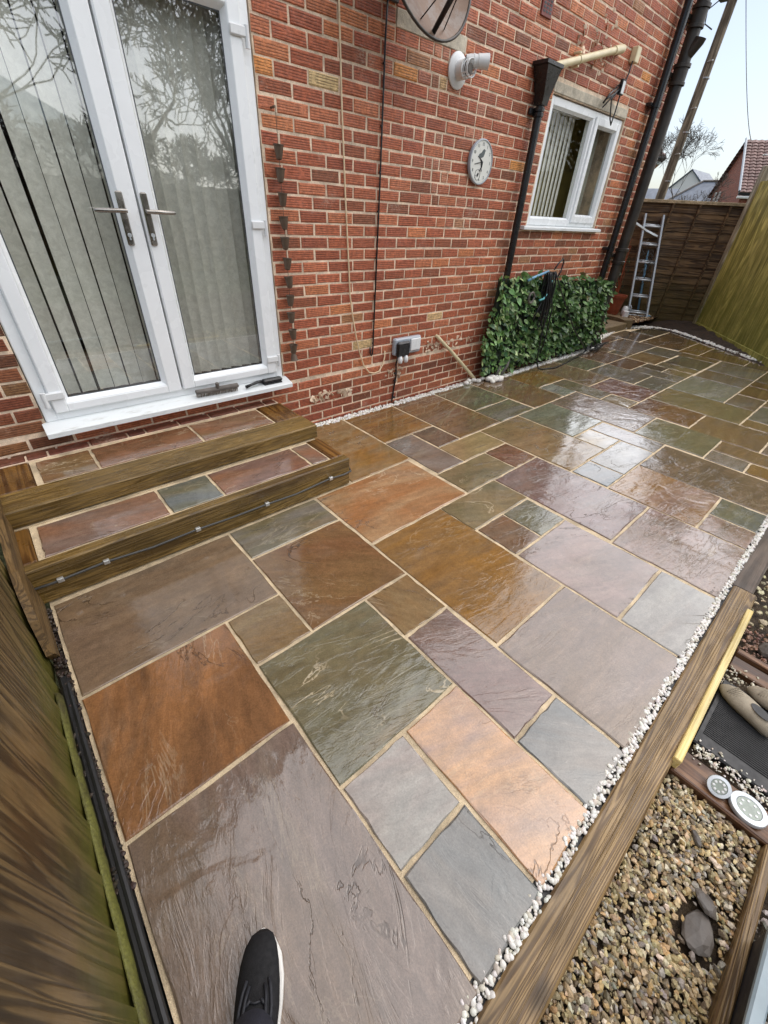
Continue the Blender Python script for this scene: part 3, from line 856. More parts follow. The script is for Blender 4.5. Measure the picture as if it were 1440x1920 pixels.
# french doors: outer frame, two leaves
def frame_ring(mb, x0, x1, z0, z1, t, y0, y1, ch=.006, tb=None, tt=None):
    tb = tb or t; tt = tt or t
    mb.box((x0, y0, z0), (x0 + t, y1, z1), ch); mb.box((x1 - t, y0, z0), (x1, y1, z1), ch)
    mb.box((x0 + t - .004, y0 + .0015, z0), (x1 - t + .004, y1, z0 + tb), ch); mb.box((x0 + t - .004, y0 + .0015, z1 - tt), (x1 - t + .004, y1, z1), ch)
def bead(mb, x0, x1, z0, z1, y0, y1, wdt):
    """bevelled bead: sloping from the outer rectangle at y0 to the inner one at y1"""
    o_ = [(x0, y0, z0), (x1, y0, z0), (x1, y0, z1), (x0, y0, z1)]
    i_ = [(x0 + wdt, y1, z0 + wdt), (x1 - wdt, y1, z0 + wdt), (x1 - wdt, y1, z1 - wdt), (x0 + wdt, y1, z1 - wdt)]
    mb.add(o_ + i_, [(k, (k + 1) % 4, 4 + (k + 1) % 4, 4 + k) for k in range(4)])
mb = MB()
frame_ring(mb, -1.90, -.352, .462, 2.495, .058, .004, .09)
dframe = mb.build('door_frame', 'upvc', house)
mb = MB()                                             # sill, sloping to the front
mb.loft([[(x, .06, .470), (x, -.010, .462), (x, -.098, .440), (x, -.106, .434), (x, -.106, .408), (x, -.094, .406), (x, -.09, .42), (x, .06, .43)] for x in (-1.925, -.332)])
mb.build('door_sill', 'sill', dframe)
def leaf(x0, x1, lx, hx, left):
    mb = MB()
    z0, z1 = .512, 2.43
    gx0, gx1, gz0, gz1 = lx[0], lx[1], .583, 2.334
    b = .020
    y0, y1 = -.022, .06
    mb.box((x0, y0, z0), (gx0 - b, y1, z1), .007); mb.box((gx1 + b, y0, z0), (x1, y1, z1), .007)
    mb.box((gx0 - b - .005, y0 + .0012, z0), (gx1 + b + .005, y1, gz0 - b), .007); mb.box((gx0 - b - .005, y0 + .0012, gz1 + b), (gx1 + b + .005, y1, z1), .007)
    bead(mb, gx0 - b, gx1 + b, gz0 - b, gz1 + b, -.018, .016, b)
    d = mb.build('door', 'upvc', house)
    g = MB(); g.box((gx0 - .002, .018, gz0 - .002), (gx1 + .002, .022, gz1 + .002)); g.build('glass_pane', 'glass', d)
    g = MB(); bead(g, gx0 - .0005, gx1 + .0005, gz0 - .0005, gz1 + .0005, .0155, .0165, .006); g.build('gasket', 'upvc_line', d)
    h = MB()
    h.box((hx - .017, -.036, 1.335), (hx + .017, -.022, 1.575), .008)
    h.build('handle_plate', 'steel', d, 40)
    h = MB()
    sx = -1 if left else 1
    h.tube([(hx, -.03, 1.492), (hx, -.058, 1.492)], .011, 10)
    h.tube([(hx - sx * .012, -.062, 1.492), (hx + sx * .03, -.064, 1.492), (hx + sx * .128, -.062, 1.490), (hx + sx * .134, -.055, 1.490)], [.0095, .0105, .0095, .008], 10)
    h.build('handle', 'steel', d, 50)
    h = MB(); h.tube([(hx, -.034, 1.385), (hx, -.041, 1.385)], .010, 12); h.box((hx - .004, -.040, 1.362), (hx + .004, -.036, 1.386), .002); h.build('lock_cylinder', 'alu', d)
    for hz in (.615, 1.445, 2.275):
        h = MB()
        xa = x0 if left else x1
        h.box((min(xa - sx * .075, xa + sx * .02), -.036, hz - .022), (max(xa - sx * .075, xa + sx * .02), -.0215, hz + .022), .006)
        h.tube([(xa + sx * .022, -.028, hz - .058), (xa + sx * .022, -.028, hz + .026)], .013, 10)
        h.build('hinge', 'white_plastic', d, 40)
    return d
leaf(-1.842, -1.124, (-1.752, -1.232), -1.205, True)
leaf(-1.112, -.410, (-1.014, -.506), -1.086, False)

# window
mb = MB()
frame_ring(mb, 2.607, 4.078, 1.512, 2.480, .062, .022, .10)
mb.box((3.445, .0235, 1.57), (3.49, .10, 2.42), .004)
bead(mb, 2.667, 3.447, 1.572, 2.42, .026, .05, .018)
wframe = mb.build('window_frame', 'upvc', house)
mb = MB()
frame_ring(mb, 3.482, 4.035, 1.552, 2.442, .062, .006, .08)
bead(mb, 3.542, 3.975, 1.612, 2.382, .010, .045, .018)
mb.build('opening_sash', 'upvc', wframe)
g = MB(); g.box((2.68, .052, 1.585), (3.435, .056, 2.407)); g.build('glass_pane', 'glass_w', wframe)
g = MB(); g.box((3.555, .047, 1.625), (3.962, .051, 2.37)); g.build('glass_pane', 'glass_w', wframe)
g = MB(); bead(g, 3.556, 3.961, 1.626, 2.369, .0445, .046, .007); bead(g, 2.681, 3.434, 1.586, 2.406, .0495, .051, .007); g.build('gasket', 'upvc_line', wframe)
mb = MB()
mb.loft([[(x, .05, 1.512), (x, -.045, 1.500), (x, -.052, 1.494), (x, -.052, 1.474), (x, -.04, 1.472), (x, .05, 1.478)] for x in (2.49, 4.165)])
mb.build('window_sill', 'sill', house)

# vertical blinds: each slat a part
def blind(name, x0, x1, z0, z1, yb, pitch, wdt, angs, label):
    t = thing(name, ((x0 + x1) / 2, yb, z0), label, 'blind', 'vertical blinds behind the glass')
    mb = MB(); mb.box((x0 - .05, yb - .02, z1), (x1 + .05, yb + .02, z1 + .035)); mb.build('head_rail', 'white_plastic', t)
    n = int((x1 - x0) / pitch) + 1
    for i in range(n):
        x = x0 + i * pitch + (.014 if 'left door' in label and i == 3 else 0) + (.010 if 'left door' in label and i > 3 else 0)
        a = R(angs(i))
        mb = MB()
        rows = []
        for s_ in range(5):
            u = (s_ / 4 - .5) * wdt
            bow = .010 * (1 - (2 * s_ / 4 - 1) ** 2)
            rows.append((x + u * math.cos(a) - bow * math.sin(a), yb + u * math.sin(a) + bow * math.cos(a)))
        back = [(px + .0016 * math.sin(a), py - .0016 * math.cos(a)) for px, py in rows][::-1]
        ring = rows + back
        sway = rnd.uniform(-.006, .006)
        mb.loft([[(px + sway, py, z0) for px, py in ring], [(px, py, z1) for px, py in ring]])
        mb.build('slat', 'blind', t, 40)
    return t
blind('vertical_blind', -1.80, -1.19, .56, 2.42, .13, .087, .080, lambda i: 2, 'beige vertical blind with dark gaps behind the left door leaf')
blind('vertical_blind', -1.05, -.40, .56, 2.42, .13, .076, .089, lambda i: -24, 'closed beige vertical blind behind the right door leaf')
blind('vertical_blind', 2.70, 3.42, 1.50, 2.43, .20, .075, .085, lambda i: 15, 'vertical blind with open slats behind the kitchen window')
blind('vertical_blind', 3.80, 3.98, 1.50, 2.43, .20, .05, .085, lambda i: 40, 'few open blind slats bunched at the right of the small window pane')

# ------------------------------------------------------------------ timber steps
low = thing('timber_step', (-1.35, -.8, 0), 'lower wet timber sleeper step with the black cable clipped along its front', 'step')
def beam(mat, name, parent, lo, hi, ch=.008):
    mb = MB(); mb.box(lo, hi, ch)
    c = tuple((a + b) / 2 for a, b in zip(lo, hi))
    return mb.build(name, mat, parent, False, False, c)
beam('sleeper', 'front_sleeper', low, (-2.252, -.986, 0.0), (-.440, -.922, .203))
beam('sleeper_y', 'side_sleeper', low, (-.548, -.919, 0.0), (-.442, -.612, .200))
beam('sleeper_y', 'side_sleeper', low, (-2.252, -.919, 0.0), (-2.162, -.612, .200))
mb = MB(); mb.box((-2.16, -.9195, 0), (-.550, -.6125, .1955)); mb.build('jointing', 'jointing', low)
for i, (x0, x1, t1, t2, a, rl) in enumerate([(-2.152, -1.570, 'rb', 'mauve', .2, .5), (-1.570, -1.278, 'green', 'blue', .4, .4), (-1.278, -.690, 'rb', 'purple', .1, .2), (-.690, -.556, 'rb', 'mauve', .3, .3)]):
    lay(low, x0 + (.012 if i == 0 else 0), x1, lambda x: -.632, lambda x: -.918, .203, t1, t2, a, rl, .5, 200 + i, .02, False)
upp = thing('timber_step', (-1.35, -.3, 0.2), 'upper timber sleeper step paved with brown slabs under the door sill', 'step')
beam('sleeper', 'front_sleeper', upp, (-2.262, -.607, .2035), (-.443, -.405, .302))
beam('sleeper_y', 'side_sleeper', upp, (-.655, -.402, .16), (-.446, -.085, .299))
beam('sleeper_y', 'side_sleeper', upp, (-2.262, -.402, .16), (-2.062, -.085, .299))
mb = MB(); mb.box((-2.06, -.4025, .02), (-.657, -.0855, .2945)); mb.box((-2.26, -.609, .02), (-.47, -.41, .1995))
mb.build('jointing', 'jointing', upp)
for i, (x0, x1, t1, t2) in enumerate([(-2.050, -1.762, 'brown', 'rb'), (-1.762, -1.170, 'rb', 'choc'), (-1.170, -.664, 'rb', 'brown')]):
    lay(upp, x0 + (.012 if i == 0 else 0), x1, lambda x: -.112, lambda x: -.400, .302, t1, t2, .15, .3, .8, 210 + i, .02, False)
rg = random.Random(3)
x = -2.6
while x < -.50:                                        # bricks on edge behind the top step
    x1 = min(x + rg.choice((.105, .215, .215)), -.47)
    mb = MB(); mb.box((x + .005, -.078, .22), (x1 - .005, -.006, .310 + rg.uniform(-.003, .002)), .006, None, jitter(lin((104, 58, 42)), .2, rg))
    mb.build('ledge_brick', 'brick', upp, False, True)
    x = x1
mb = MB(); mb.box((-2.62, -.082, .0), (-.46, -.004, .300)); mb.build('ledge_mortar', 'mortar', upp)

# cable with zinc clips
cab = thing('lighting_cable', (-1.35, -.995, .1), 'black lighting cable clipped along the front of the lower timber step', 'cable')
pts = [(-2.30, -.996, .116), (-2.15, -.996, .108), (-1.93, -.996, .115), (-1.72, -.996, .097), (-1.49, -.996, .102), (-1.29, -.996, .094), (-1.07, -.996, .094), (-.87, -.996, .087), (-.61, -.996, .106), (-.50, -.997, .098), (-.437, -.992, .101), (-.430, -.96, .118), (-.436, -.9, .06), (-.437, -.7, .015)]
mb = MB(); mb.tube(pts, .0062, 8); mb.build('cable', 'cable_grey', cab, True)
for x, z in ((-2.118, .110), (-1.928, .114), (-1.487, .101), (-1.072, .094), (-.606, .105)):
    mb = MB(); mb.box((x - .013, -1.004, z - .010), (x + .013, -.987, z + .012), .002); mb.tube([(x, -1.004, z + .003), (x, -1.0065, z + .003)], .004, 8)
    mb.build('clip', 'zinc', cab)

# sawn plank between step and fence
mb = MB()
mb.prism([(-.30, .03), (-1.34, 0.0), (-1.385, .07), (-1.30, .19), (-1.20, .265), (-1.10, .305), (-.72, .345), (-.30, .355)], .028, Matrix(((0, 0, 1, -2.243), (1, 0, 0, 0), (0, 1, 0, 0), (0, 0, 0, 1))))
o = mb.build('sawn_plank', 'sawn', None, False, False, (-2.23, -.8, .15))
tag(o, 'rough sawn pale plank wedged between the dark fence and the timber steps', 'plank')

# ------------------------------------------------------------------ fence close on the left
fl = thing('garden_fence', (-2.27, -2.6, 0), 'dark brown wet timber fence close on the left with moss along its foot', 'fence')
rg = random.Random(31)
y = -1.03
while y > -4.6:
    wd = rg.uniform(.145, .165)
    dx = rg.uniform(-.0015, .0015)
    mb = MB(); mb.loft([[(-2.264 + dx, y - wd - .012, z), (-2.250 + dx, y, z), (-2.268 + dx, y, z), (-2.272 + dx, y - wd - .012, z)] for z in (-.05, .5, 1.2, 1.92)])
    mb.build('board', 'fence_dark', fl, False, False, (-2.26, y - wd / 2, .9))
    y -= wd
mb = MB()                                              # rounded, mossy foot rail
n = 60
rings = []
for i in range(n + 1):
    yy = -1.55 - 3.0 * i / n
    a = .006 * mnoise.noise(Vector((0, yy * 6, 0))) + .004 * mnoise.noise(Vector((3, yy * 23, 0)))
    rings.append([(-2.2525, yy, -.05), (-2.242 + a, yy, -.05), (-2.238 + a, yy, .008), (-2.240 + a, yy, .026 + a), (-2.247, yy, .036 + a * 1.5), (-2.2525, yy, .040)])
mb.loft(rings)
s = M('mossy_rail')
p = s.pos()
c = s.mix(s.rng(s.noise(s.map(p, (8, 2.2, 8)), 1.0, 5, .65), .35, .6), lin((58, 50, 32)), lin((104, 104, 46)))
MT['moss'] = s.bsdf(bright(s, c, s.rng(s.noise(p, 90, 4, .7), .3, .7, .7, 1.25)), .6, s.bump(s.noise(p, 140, 4), .003))
mb.build('foot_rail', 'moss', fl, True)
mb = MB(); mb.box((-2.240, -4.6, -.10), (-2.205, -1.45, .004), .008)
mb.tube([(-2.214, -4.6, .002), (-2.214, -1.9, .003), (-2.215, -1.5, -.004)], .010, 8)
tag(mb.build('edging_strip', 'black_rubber', None, 40), 'black plastic edging strip between the mossy fence foot and the paving', 'edging strip')
mb = MB()
rg = random.Random(17)
for i in range(420):
    yy = rg.uniform(-2.3, -1.02)
    s_ = rg.uniform(.004, .011)
    blob(mb, (rg.uniform(-2.236, -2.201), yy, -.012 + rg.uniform(0, .012)), (s_, s_, s_ * .7), jitter(lin((58, 48, 40)), .4, rg), ICO1, .25, rg)
mb.add([(-2.245, -2.4, -.016), (-2.196, -2.4, -.016), (-2.196, -1.0, -.016), (-2.245, -1.0, -.016)], [(0, 1, 2, 3)], None, lin((40, 32, 26)))
tag(mb.build('soil_crumbs', 'gravel', None, False, True), kind='stuff')

# ------------------------------------------------------------------ wall furniture
# drainpipe with hopper head
dp = thing('drainpipe', (2.33, -.07, 0), 'black iron drainpipe with a hopper head between the clock and the kitchen window', 'drainpipe')
mb = MB(); mb.tube([(2.333, -.062, 2.36), (2.330, -.062, 1.2), (2.328, -.062, .35), (2.328, -.066, .02)], .034, 14); mb.build('pipe', 'pole_black', dp, 40)
mb = MB()
def rect(cx, cy, hx, hy, z): return [(cx - hx, cy - hy, z), (cx + hx, cy - hy, z), (cx + hx, cy + hy, z), (cx - hx, cy + hy, z)]
mb.loft([rect(2.333, -.062, .042, .042, 2.36), rect(2.333, -.066, .048, .046, 2.42), rect(2.320, -.075, .105, .068, 2.585), rect(2.320, -.075, .122, .072, 2.592), rect(2.320, -.075, .122, .072, 2.615),
         rect(2.320, -.075, .105, .062, 2.615), rect(2.320, -.075, .085, .05, 2.55)])
mb.build('hopper', 'pole_black', dp)
mb = MB()
for z in (2.335, 2.30): mb.lathe([(.036, z - .012), (.045, z - .012), (.045, z + .012), (.036, z + .012)], 16, Matrix.Translation((2.333, -.062, 0)))
mb.box((2.25, -.03, 2.30), (2.42, -.004, 2.345), .006)
mb.build('bracket', 'pole_black', dp)
# cream overflow pipe sloping into the hopper
op = thing('overflow_pipe', (2.9, -.05, 2.75), 'cream plastic overflow pipe sloping down into the black hopper head', 'pipe')
mb = MB(); mb.tube([(2.36, -.066, 2.597), (3.42, -.05, 2.888)], .027, 12); mb.build('pipe', 'cream', op, 40)
mb = MB(); mb.tube([(3.37, -.051, 2.874), (3.50, -.048, 2.908), (3.535, -.044, 2.914), (3.545, .0, 2.914)], .033, 12); mb.build('elbow', 'cream', op, 40)
for t_ in (.36, .44):
    pass
mb = MB(); mb.tube([(2.785, -.0605, 2.714), (2.80, -.0603, 2.718)], .031, 14); mb.box((2.775, -.07, 2.668), (2.80, 0, 2.684), .003); mb.box((2.775, -.07, 2.752), (2.80, 0, 2.768), .003)
mb.build('clip', 'cream', op, 40)
# soil pipe and downpipe at the corner
sp = thing('soil_pipe', (4.80, -.12, 0), 'thick sooty cast iron soil pipe with collars at the house corner', 'soil pipe')
mb = MB(); mb.tube([(4.805, -.115, 5.2), (4.80, -.115, 2.0), (4.80, -.115, .05)], .066, 18); mb.build('pipe', 'soil_pipe', sp, 40)
for zc in (3.36, 2.93, 1.22):
    mb = MB(); mb.lathe([(.066, zc - .09), (.084, zc - .085), (.084, zc - .06), (.074, zc - .055), (.074, zc + .05), (.086, zc + .055), (.086, zc + .085), (.066, zc + .09)], 18, Matrix.Translation((4.802, -.115, 0)))
    mb.box((4.69, -.06, zc - .02), (4.92, -.002, zc + .02), .006)
    mb.build('collar', 'soil_pipe', sp, 40)
mb = MB(); mb.tube([(4.80, -.11, 3.05), (4.80, -.21, 3.18), (4.80, -.215, 3.20)], .055, 14); mb.build('access_branch', 'soil_pipe', sp, 40)
dn2 = thing('downpipe', (4.56, -.08, 0), 'black plastic rainwater downpipe beside the thicker soil pipe', 'downpipe')
mb = MB(); mb.tube([(4.585, -.072, 5.2), (4.555, -.072, 2.6), (4.535, -.072, .05)], .040, 14); mb.build('pipe', 'black_plastic', dn2, 40)
for zc in (2.66, 1.30):
    mb = MB(); mb.lathe([(.041, zc - .02), (.047, zc - .02), (.047, zc + .02), (.041, zc + .02)], 14, Matrix.Translation((4.548, -.072, 0))); mb.box((4.45, -.06, zc - .016), (4.62, -.002, zc + .016), .004); mb.build('bracket', 'black_plastic', dn2, 40)

# junction box with hanging cable and little pack
jb = thing('junction_box', (3.85, -.03, 2.93), 'cream junction box above the window with its black lead hanging down', 'junction box')
mb = MB(); mb.box((3.80, -.062, 2.872), (3.885, 0, 2.985), .006); mb.build('box', 'cream', jb)
mb = MB(); mb.tube([(3.80, -.04, 2.88), (3.795, -.04, 2.80), (3.735, -.04, 2.66), (3.72, -.045, 2.50), (3.70, -.045, 2.40), (3.64, -.05, 2.44), (3.58, -.04, 2.58), (3.68, -.05, 2.66)], .007, 6)
mb.tube([(3.74, -.06, 2.72), (3.60, -.05, 2.62), (3.46, -.045, 2.56), (3.42, -.05, 2.53), (3.50, -.05, 2.60), (3.66, -.05, 2.70)], .009, 6)
mb.tube([(3.66, -.05, 2.68), (3.55, -.05, 2.58), (3.44, -.045, 2.50)], .006, 6)
mb.build('lead', 'black_plastic', jb, True)
mb = MB(); mb.box((3.655, -.072, 2.62), (3.735, -.042, 2.735), .006); mb.build('adapter', 'black_plastic', jb)
mb = MB(); mb.box((3.668, -.0745, 2.63), (3.722, -.0725, 2.72), .0008); mb.build('sticker', 'white_plastic', jb)

# boiler flue
fu = thing('boiler_flue', (1.29, 0, 2.41), 'white round boiler flue terminal sticking out of the wall below the dish', 'flue')
MY = Matrix(((1, 0, 0, 1.29), (0, 0, -1, -.002), (0, 1, 0, 2.41), (0, 0, 0, 1)))
mb = MB(); mb.lathe([(.05, 0), (.098, 0), (.098, .010), (.080, .020), (.058, .024)], 28, MY); mb.build('collar', 'white_plastic', fu, 40)
mb = MB(); mb.lathe([(.054, .02), (.054, .085), (.040, .088), (.038, .05)], 24, MY, None, False)
for k in range(9):
    a = -2.6 + k * .55
    mb.tube([MY @ Vector((.050 * math.cos(a), .050 * math.sin(a), .085)), MY @ Vector((.048 * math.cos(a), .048 * math.sin(a), .135))], .004, 5)
for z in (.105, .125, .138): mb.tube([MY @ Vector((.049 * math.cos(k * .4), .049 * math.sin(k * .4), z)) for k in range(17)], .0035, 5)
mb.build('cage', 'white_plastic', fu, 40)
mb = MB(); mb.tube([MY @ Vector((0, 0, .02)), MY @ Vector((0, 0, .13))], .026, 14); mb.build('inner_pipe', 'stone_grey', fu, 40)
mb = MB()
d0 = Vector((1.305, -.10, 2.452)); dd = Vector((.80, -.60, .02)).normalized()
Mq = Matrix.Translation(d0) @ dd.to_track_quat('Z', 'Y').to_matrix().to_4x4()
mb.lathe([(.030, -.03), (.036, 0), (.036, .02), (.039, .022), (.039, .032), (.036, .034), (.036, .055), (.040, .057), (.040, .070), (.044, .135), (.040, .135), (.034, .06), (.030, .02)], 20, Mq, None, False)
mb.box((-.002, -.036, .10), (.002, .036, .13), 0, Mq); mb.box((-.036, -.002, .10), (.036, .002, .13), 0, Mq)
mb.build('nozzle', 'white_plastic', fu, 40)

# satellite dish
sd = thing('satellite_dish', (.60, -.3, 2.74), 'rusty satellite dish with a black arm cut off by the top edge of the photo', 'satellite dish')
nrm = Vector((.03, -.96, .26)).normalized()
cen = Vector((.615, -.33, 2.735))
Ms = Matrix.Translation(cen) @ nrm.to_track_quat('Z', 'Y').to_matrix().to_4x4()
RD = .365
mb = MB(); mb.lathe([(RD * k / 10 + .0005, -.075 * (1 - (k / 10) ** 2)) for k in range(11)] + [(RD, -.008)] + [(RD * k / 10 + .0005, -.075 * (1 - (k / 10) ** 2) - .005) for k in range(9, -1, -1)], 40, Ms, None, False); mb.build('reflector', 'dish', sd, 40, False, tuple(cen))
mb = MB(); mb.tube([Ms @ Vector((RD * math.cos(a * math.pi / 24), RD * math.sin(a * math.pi / 24), -.002)) for a in range(49)], .0085, 6); mb.build('rim', 'soil_pipe', sd, True)
mb = MB()
arm0 = Ms @ Vector((.0, -.33, .0)) if (Ms @ Vector((0, -.33, 0))).z < cen.z else Ms @ Vector((0, .33, 0))
tipp = cen + nrm * .42 + Vector((0, 0, -.10))
mb.tube([arm0 - nrm * .02, arm0 + (tipp - arm0) * .5, tipp], [.014, .016, .015], 8)
mb.build('arm', 'black_plastic', sd, True)
mb = MB(); mb.box((tipp.x - .05, tipp.y - .05, tipp.z - .04), (tipp.x + .05, tipp.y + .05, tipp.z + .07), .015); mb.build('receiver', 'black_plastic', sd)
mb = MB()
for s_ in (-1, 1): mb.tube([arm0 + Vector((s_ * .10, .03, .03)), arm0 + (tipp - arm0) * .8], .0035, 5)
mb.build('stay', 'black_plastic', sd, True)
mb = MB(); mb.tube([cen - nrm * .07, cen - nrm * .2 + Vector((0, 0, -.02)), (.615, -.01, 2.72)], .022, 10); mb.box((.55, -.02, 2.6), (.68, 0, 2.84), .005); mb.build('bracket', 'soil_pipe', sd, 40)

# wall clock
ck = thing('wall_clock', (1.68, -.02, 1.93), 'round white outdoor wall clock with bird pictures on red brick', 'clock')
MC = Matrix(((1, 0, 0, 1.682), (0, 0, -1, -.002), (0, 1, 0, 1.930), (0, 0, 0, 1)))
mb = MB(); mb.lathe([(.10, 0), (.148, .004), (.152, .018), (.150, .030), (.143, .033), (.141, .026)], 40, MC); mb.build('case', 'grey_plastic', ck, 40)
mb = MB(); mb.lathe([(.0005, .0265), (.1415, .0265)], 40, MC, None, False); mb.build('dial', 'dial', ck)
def text_mesh(name, body, size, M4, mat, parent):
    cu = bpy.data.curves.new(name, 'FONT'); cu.body = body; cu.size = size; cu.align_x = 'CENTER'; cu.align_y = 'CENTER'; cu.extrude = .0006
    tmp = bpy.data.objects.new(name + '_tmp', cu); col.objects.link(tmp)
    me = bpy.data.meshes.new_from_object(tmp.evaluated_get(bpy.context.evaluated_depsgraph_get()))
    bpy.data.objects.remove(tmp, do_unlink=True); bpy.data.curves.remove(cu)
    me.name = name; me.transform(M4); me.materials.clear(); me.materials.append(MT[mat])
    return link(name, me, parent)
for h in range(1, 13):
    a = math.pi / 2 - h * math.pi / 6
    text_mesh('numeral', str(h), .030, MC @ Matrix.Translation((.115 * math.cos(a), .115 * math.sin(a), .0275)), 'bird_grey', ck)
mb = MB()
for h in range(60):
    a = h * math.pi / 30
    q = Matrix.Rotation(a, 4, 'Z')
    mb.box((.133, -.0008, .0268), (.1385, .0008, .0276), 0, MC @ q)
mb.build('minute_marks', 'bird_grey', ck)
mb = MB()                                              # a small bird perched on a curved twig
mb.prism([(-.048, .030), (-.036, .046), (-.012, .055), (.004, .074), (.020, .082), (.034, .074), (.044, .072), (.032, .066), (.030, .050), (.018, .030), (-.006, .022), (-.030, .020)], .0009, MC @ Matrix.Translation((0.0, .005, .0272)))
mb.build('bird_print', 'bird_grey', ck)
mb = MB()
mb.tube([MC @ Vector(v) for v in ((-.05, .035, .0278), (-.02, .022, .0278), (.012, .0, .0278), (.010, -.035, .0278), (-.012, -.058, .0278))], [.003, .004, .010, .007, .003], 5)
mb.tube([MC @ Vector((-.028 + .034 * math.cos(k * .35), -.085 + .036 * math.sin(k * .35), .0278)) for k in range(19)], .0014, 4)
mb.prism([(-.040, -.088), (-.030, -.074), (-.018, -.070), (-.012, -.080), (-.022, -.096), (-.034, -.098)], .001, MC @ Matrix.Translation((0, 0, .0274)))
mb.build('twig_print', 'ink', ck)
mb = MB()
for a, l_, wv in ((math.pi / 2 - 5.55 * math.pi / 6, .062, .004), (math.pi / 2 - 8.6 * math.pi / 6, .088, .0028)):
    q = MC @ Matrix.Rotation(a, 4, 'Z'); mb.box((-.012, -wv, .0292), (l_, wv, .0304), 0, q)
mb.build('hand', 'ink', ck)

# outdoor socket
sk = thing('outdoor_socket', (.93, -.03, .52), 'grey outdoor socket box with black cover and two white plugs low on the wall', 'socket')
mb = MB(); mb.box((.795, -.050, .462), (1.135, 0, .612), .012); mb.build('back_box', 'grey_plastic', sk)
mb = MB(); mb.box((.800, -.088, .452), (.962, -.050, .590), .016); mb.build('cover', 'black_plastic', sk)
mb = MB(); mb.box((.985, -.066, .488), (1.118, -.050, .598), .008); mb.build('switch_cover', 'white_plastic', sk)
for x in (.845, .918):
    mb = MB(); mb.tube([(x, -.07, .462), (x, -.074, .44), (x, -.078, .408), (x, -.078, .396)], [.016, .024, .022, .012], 10); mb.build('plug', 'white_plastic', sk, True)
mb = MB(); mb.tube([(.83, -.06, .455), (.838, -.03, .38), (.862, -.014, .29), (.866, -.012, .26), (.852, -.010, .17), (.846, -.008, .10), (.832, -.012, .03), (.82, -.02, .008)], .0075, 8); mb.build('lead', 'black_plastic', sk, True)
mb = MB()
for z in (.285, .215, .045): mb.box((.842, -.022, z - .007), (.868, -.002, z + .007), .002)
mb.build('lead_clip', 'black_plastic', sk)

# cables on the wall
mb = MB()
mb.tube([(.222, -.012, 2.62), (.222, -.012, 2.52), (.236, -.012, 2.08), (.262, -.012, 1.6), (.289, -.012, 1.2), (.30, -.014, 1.0), (.322, -.016, .86), (.362, -.018, .68), (.405, -.02, .53), (.452, -.022, .42), (.515, -.024, .352), (.575, -.024, .337), (.635, -.022, .345), (.682, -.018, .40), (.703, -.014, .47), (.705, -.008, .515)], .0058, 8)
tag(mb.build('cream_cable', 'cream_cable', None, True), 'cream cable hanging down the brick wall and looping back up', 'cable')
mb = MB()
mb.tube([(.590, -.012, 2.60), (.584, -.010, 2.46), (.578, -.010, 1.73), (.568, -.010, 1.1), (.560, -.010, .60), (.556, -.012, .515), (.542, -.014, .497), (.528, -.014, .515), (.526, -.012, .57)], .0062, 8)
bc = tag(mb.build('black_cable', 'black_plastic', None, True), 'black aerial cable clipped straight down the wall from the dish', 'cable')
mb = MB()
for z in (2.33, 2.03, 1.78, 1.55, 1.25, .98, .78, .60): mb.box((.552 + (z - .5) * .012, -.015, z - .006), (.566 + (z - .5) * .012, 0, z + .006), .002)
mb.build('cable_clip', 'black_plastic', bc)
# cream waste pipe leaning out of the wall
mb = MB(); mb.tube([(1.40, .0, .562), (1.40, -.022, .560), (1.43, -.035, .53), (1.60, -.044, .405), (1.66, -.046, .36)], .017, 10)
mb.tube([(1.62, -.046, .388), (2.06, -.060, .045), (2.085, -.062, .02)], .0185, 10)
tag(mb.build('waste_pipe', 'cream', None, 40), 'thin cream waste pipe slanting down the wall to the pebbles', 'pipe')

# rain chain of cups
rc = thing('rain_chain', (-.262, -.045, 1.3), 'rain chain of brown metal cups hanging beside the door', 'rain chain')
zs = [1.836, 1.726, 1.607, 1.485, 1.372, 1.254, 1.143, 1.026, .914, .797, .690, .612]
mb = MB(); mb.tube([(-.262, -.045, 2.01), (-.262, -.045, .60)], .0018, 5); mb.tube([(-.265, 0, 2.01), (-.265, -.045, 2.012)], .006, 6)
for i in range(150):
    pass
mb.build('chain', 'cup', rc)
cupm = MB(); cupm.lathe([(.010, -.055), (.018, -.050), (.024, -.02), (.029, .012), (.0325, .013), (.0325, .017), (.028, .017), (.020, -.02), (.010, -.045)], 16)
cme = cupm.mesh('cup', 'cup', 40)
dom = MB(); dom.lathe([(.032, -.020), (.026, -.012), (.022, .012), (.015, .028), (.004, .032)], 16); dme = dom.mesh('cup', 'cup', 40)
for i, z in enumerate(zs):
    o = link('cup', dme if i == len(zs) - 1 else cme, rc, (-.262 + rnd.uniform(-.004, .004), -.045, z - .005))
    o.rotation_euler = (rnd.uniform(-.08, .08), rnd.uniform(-.08, .08), 0)

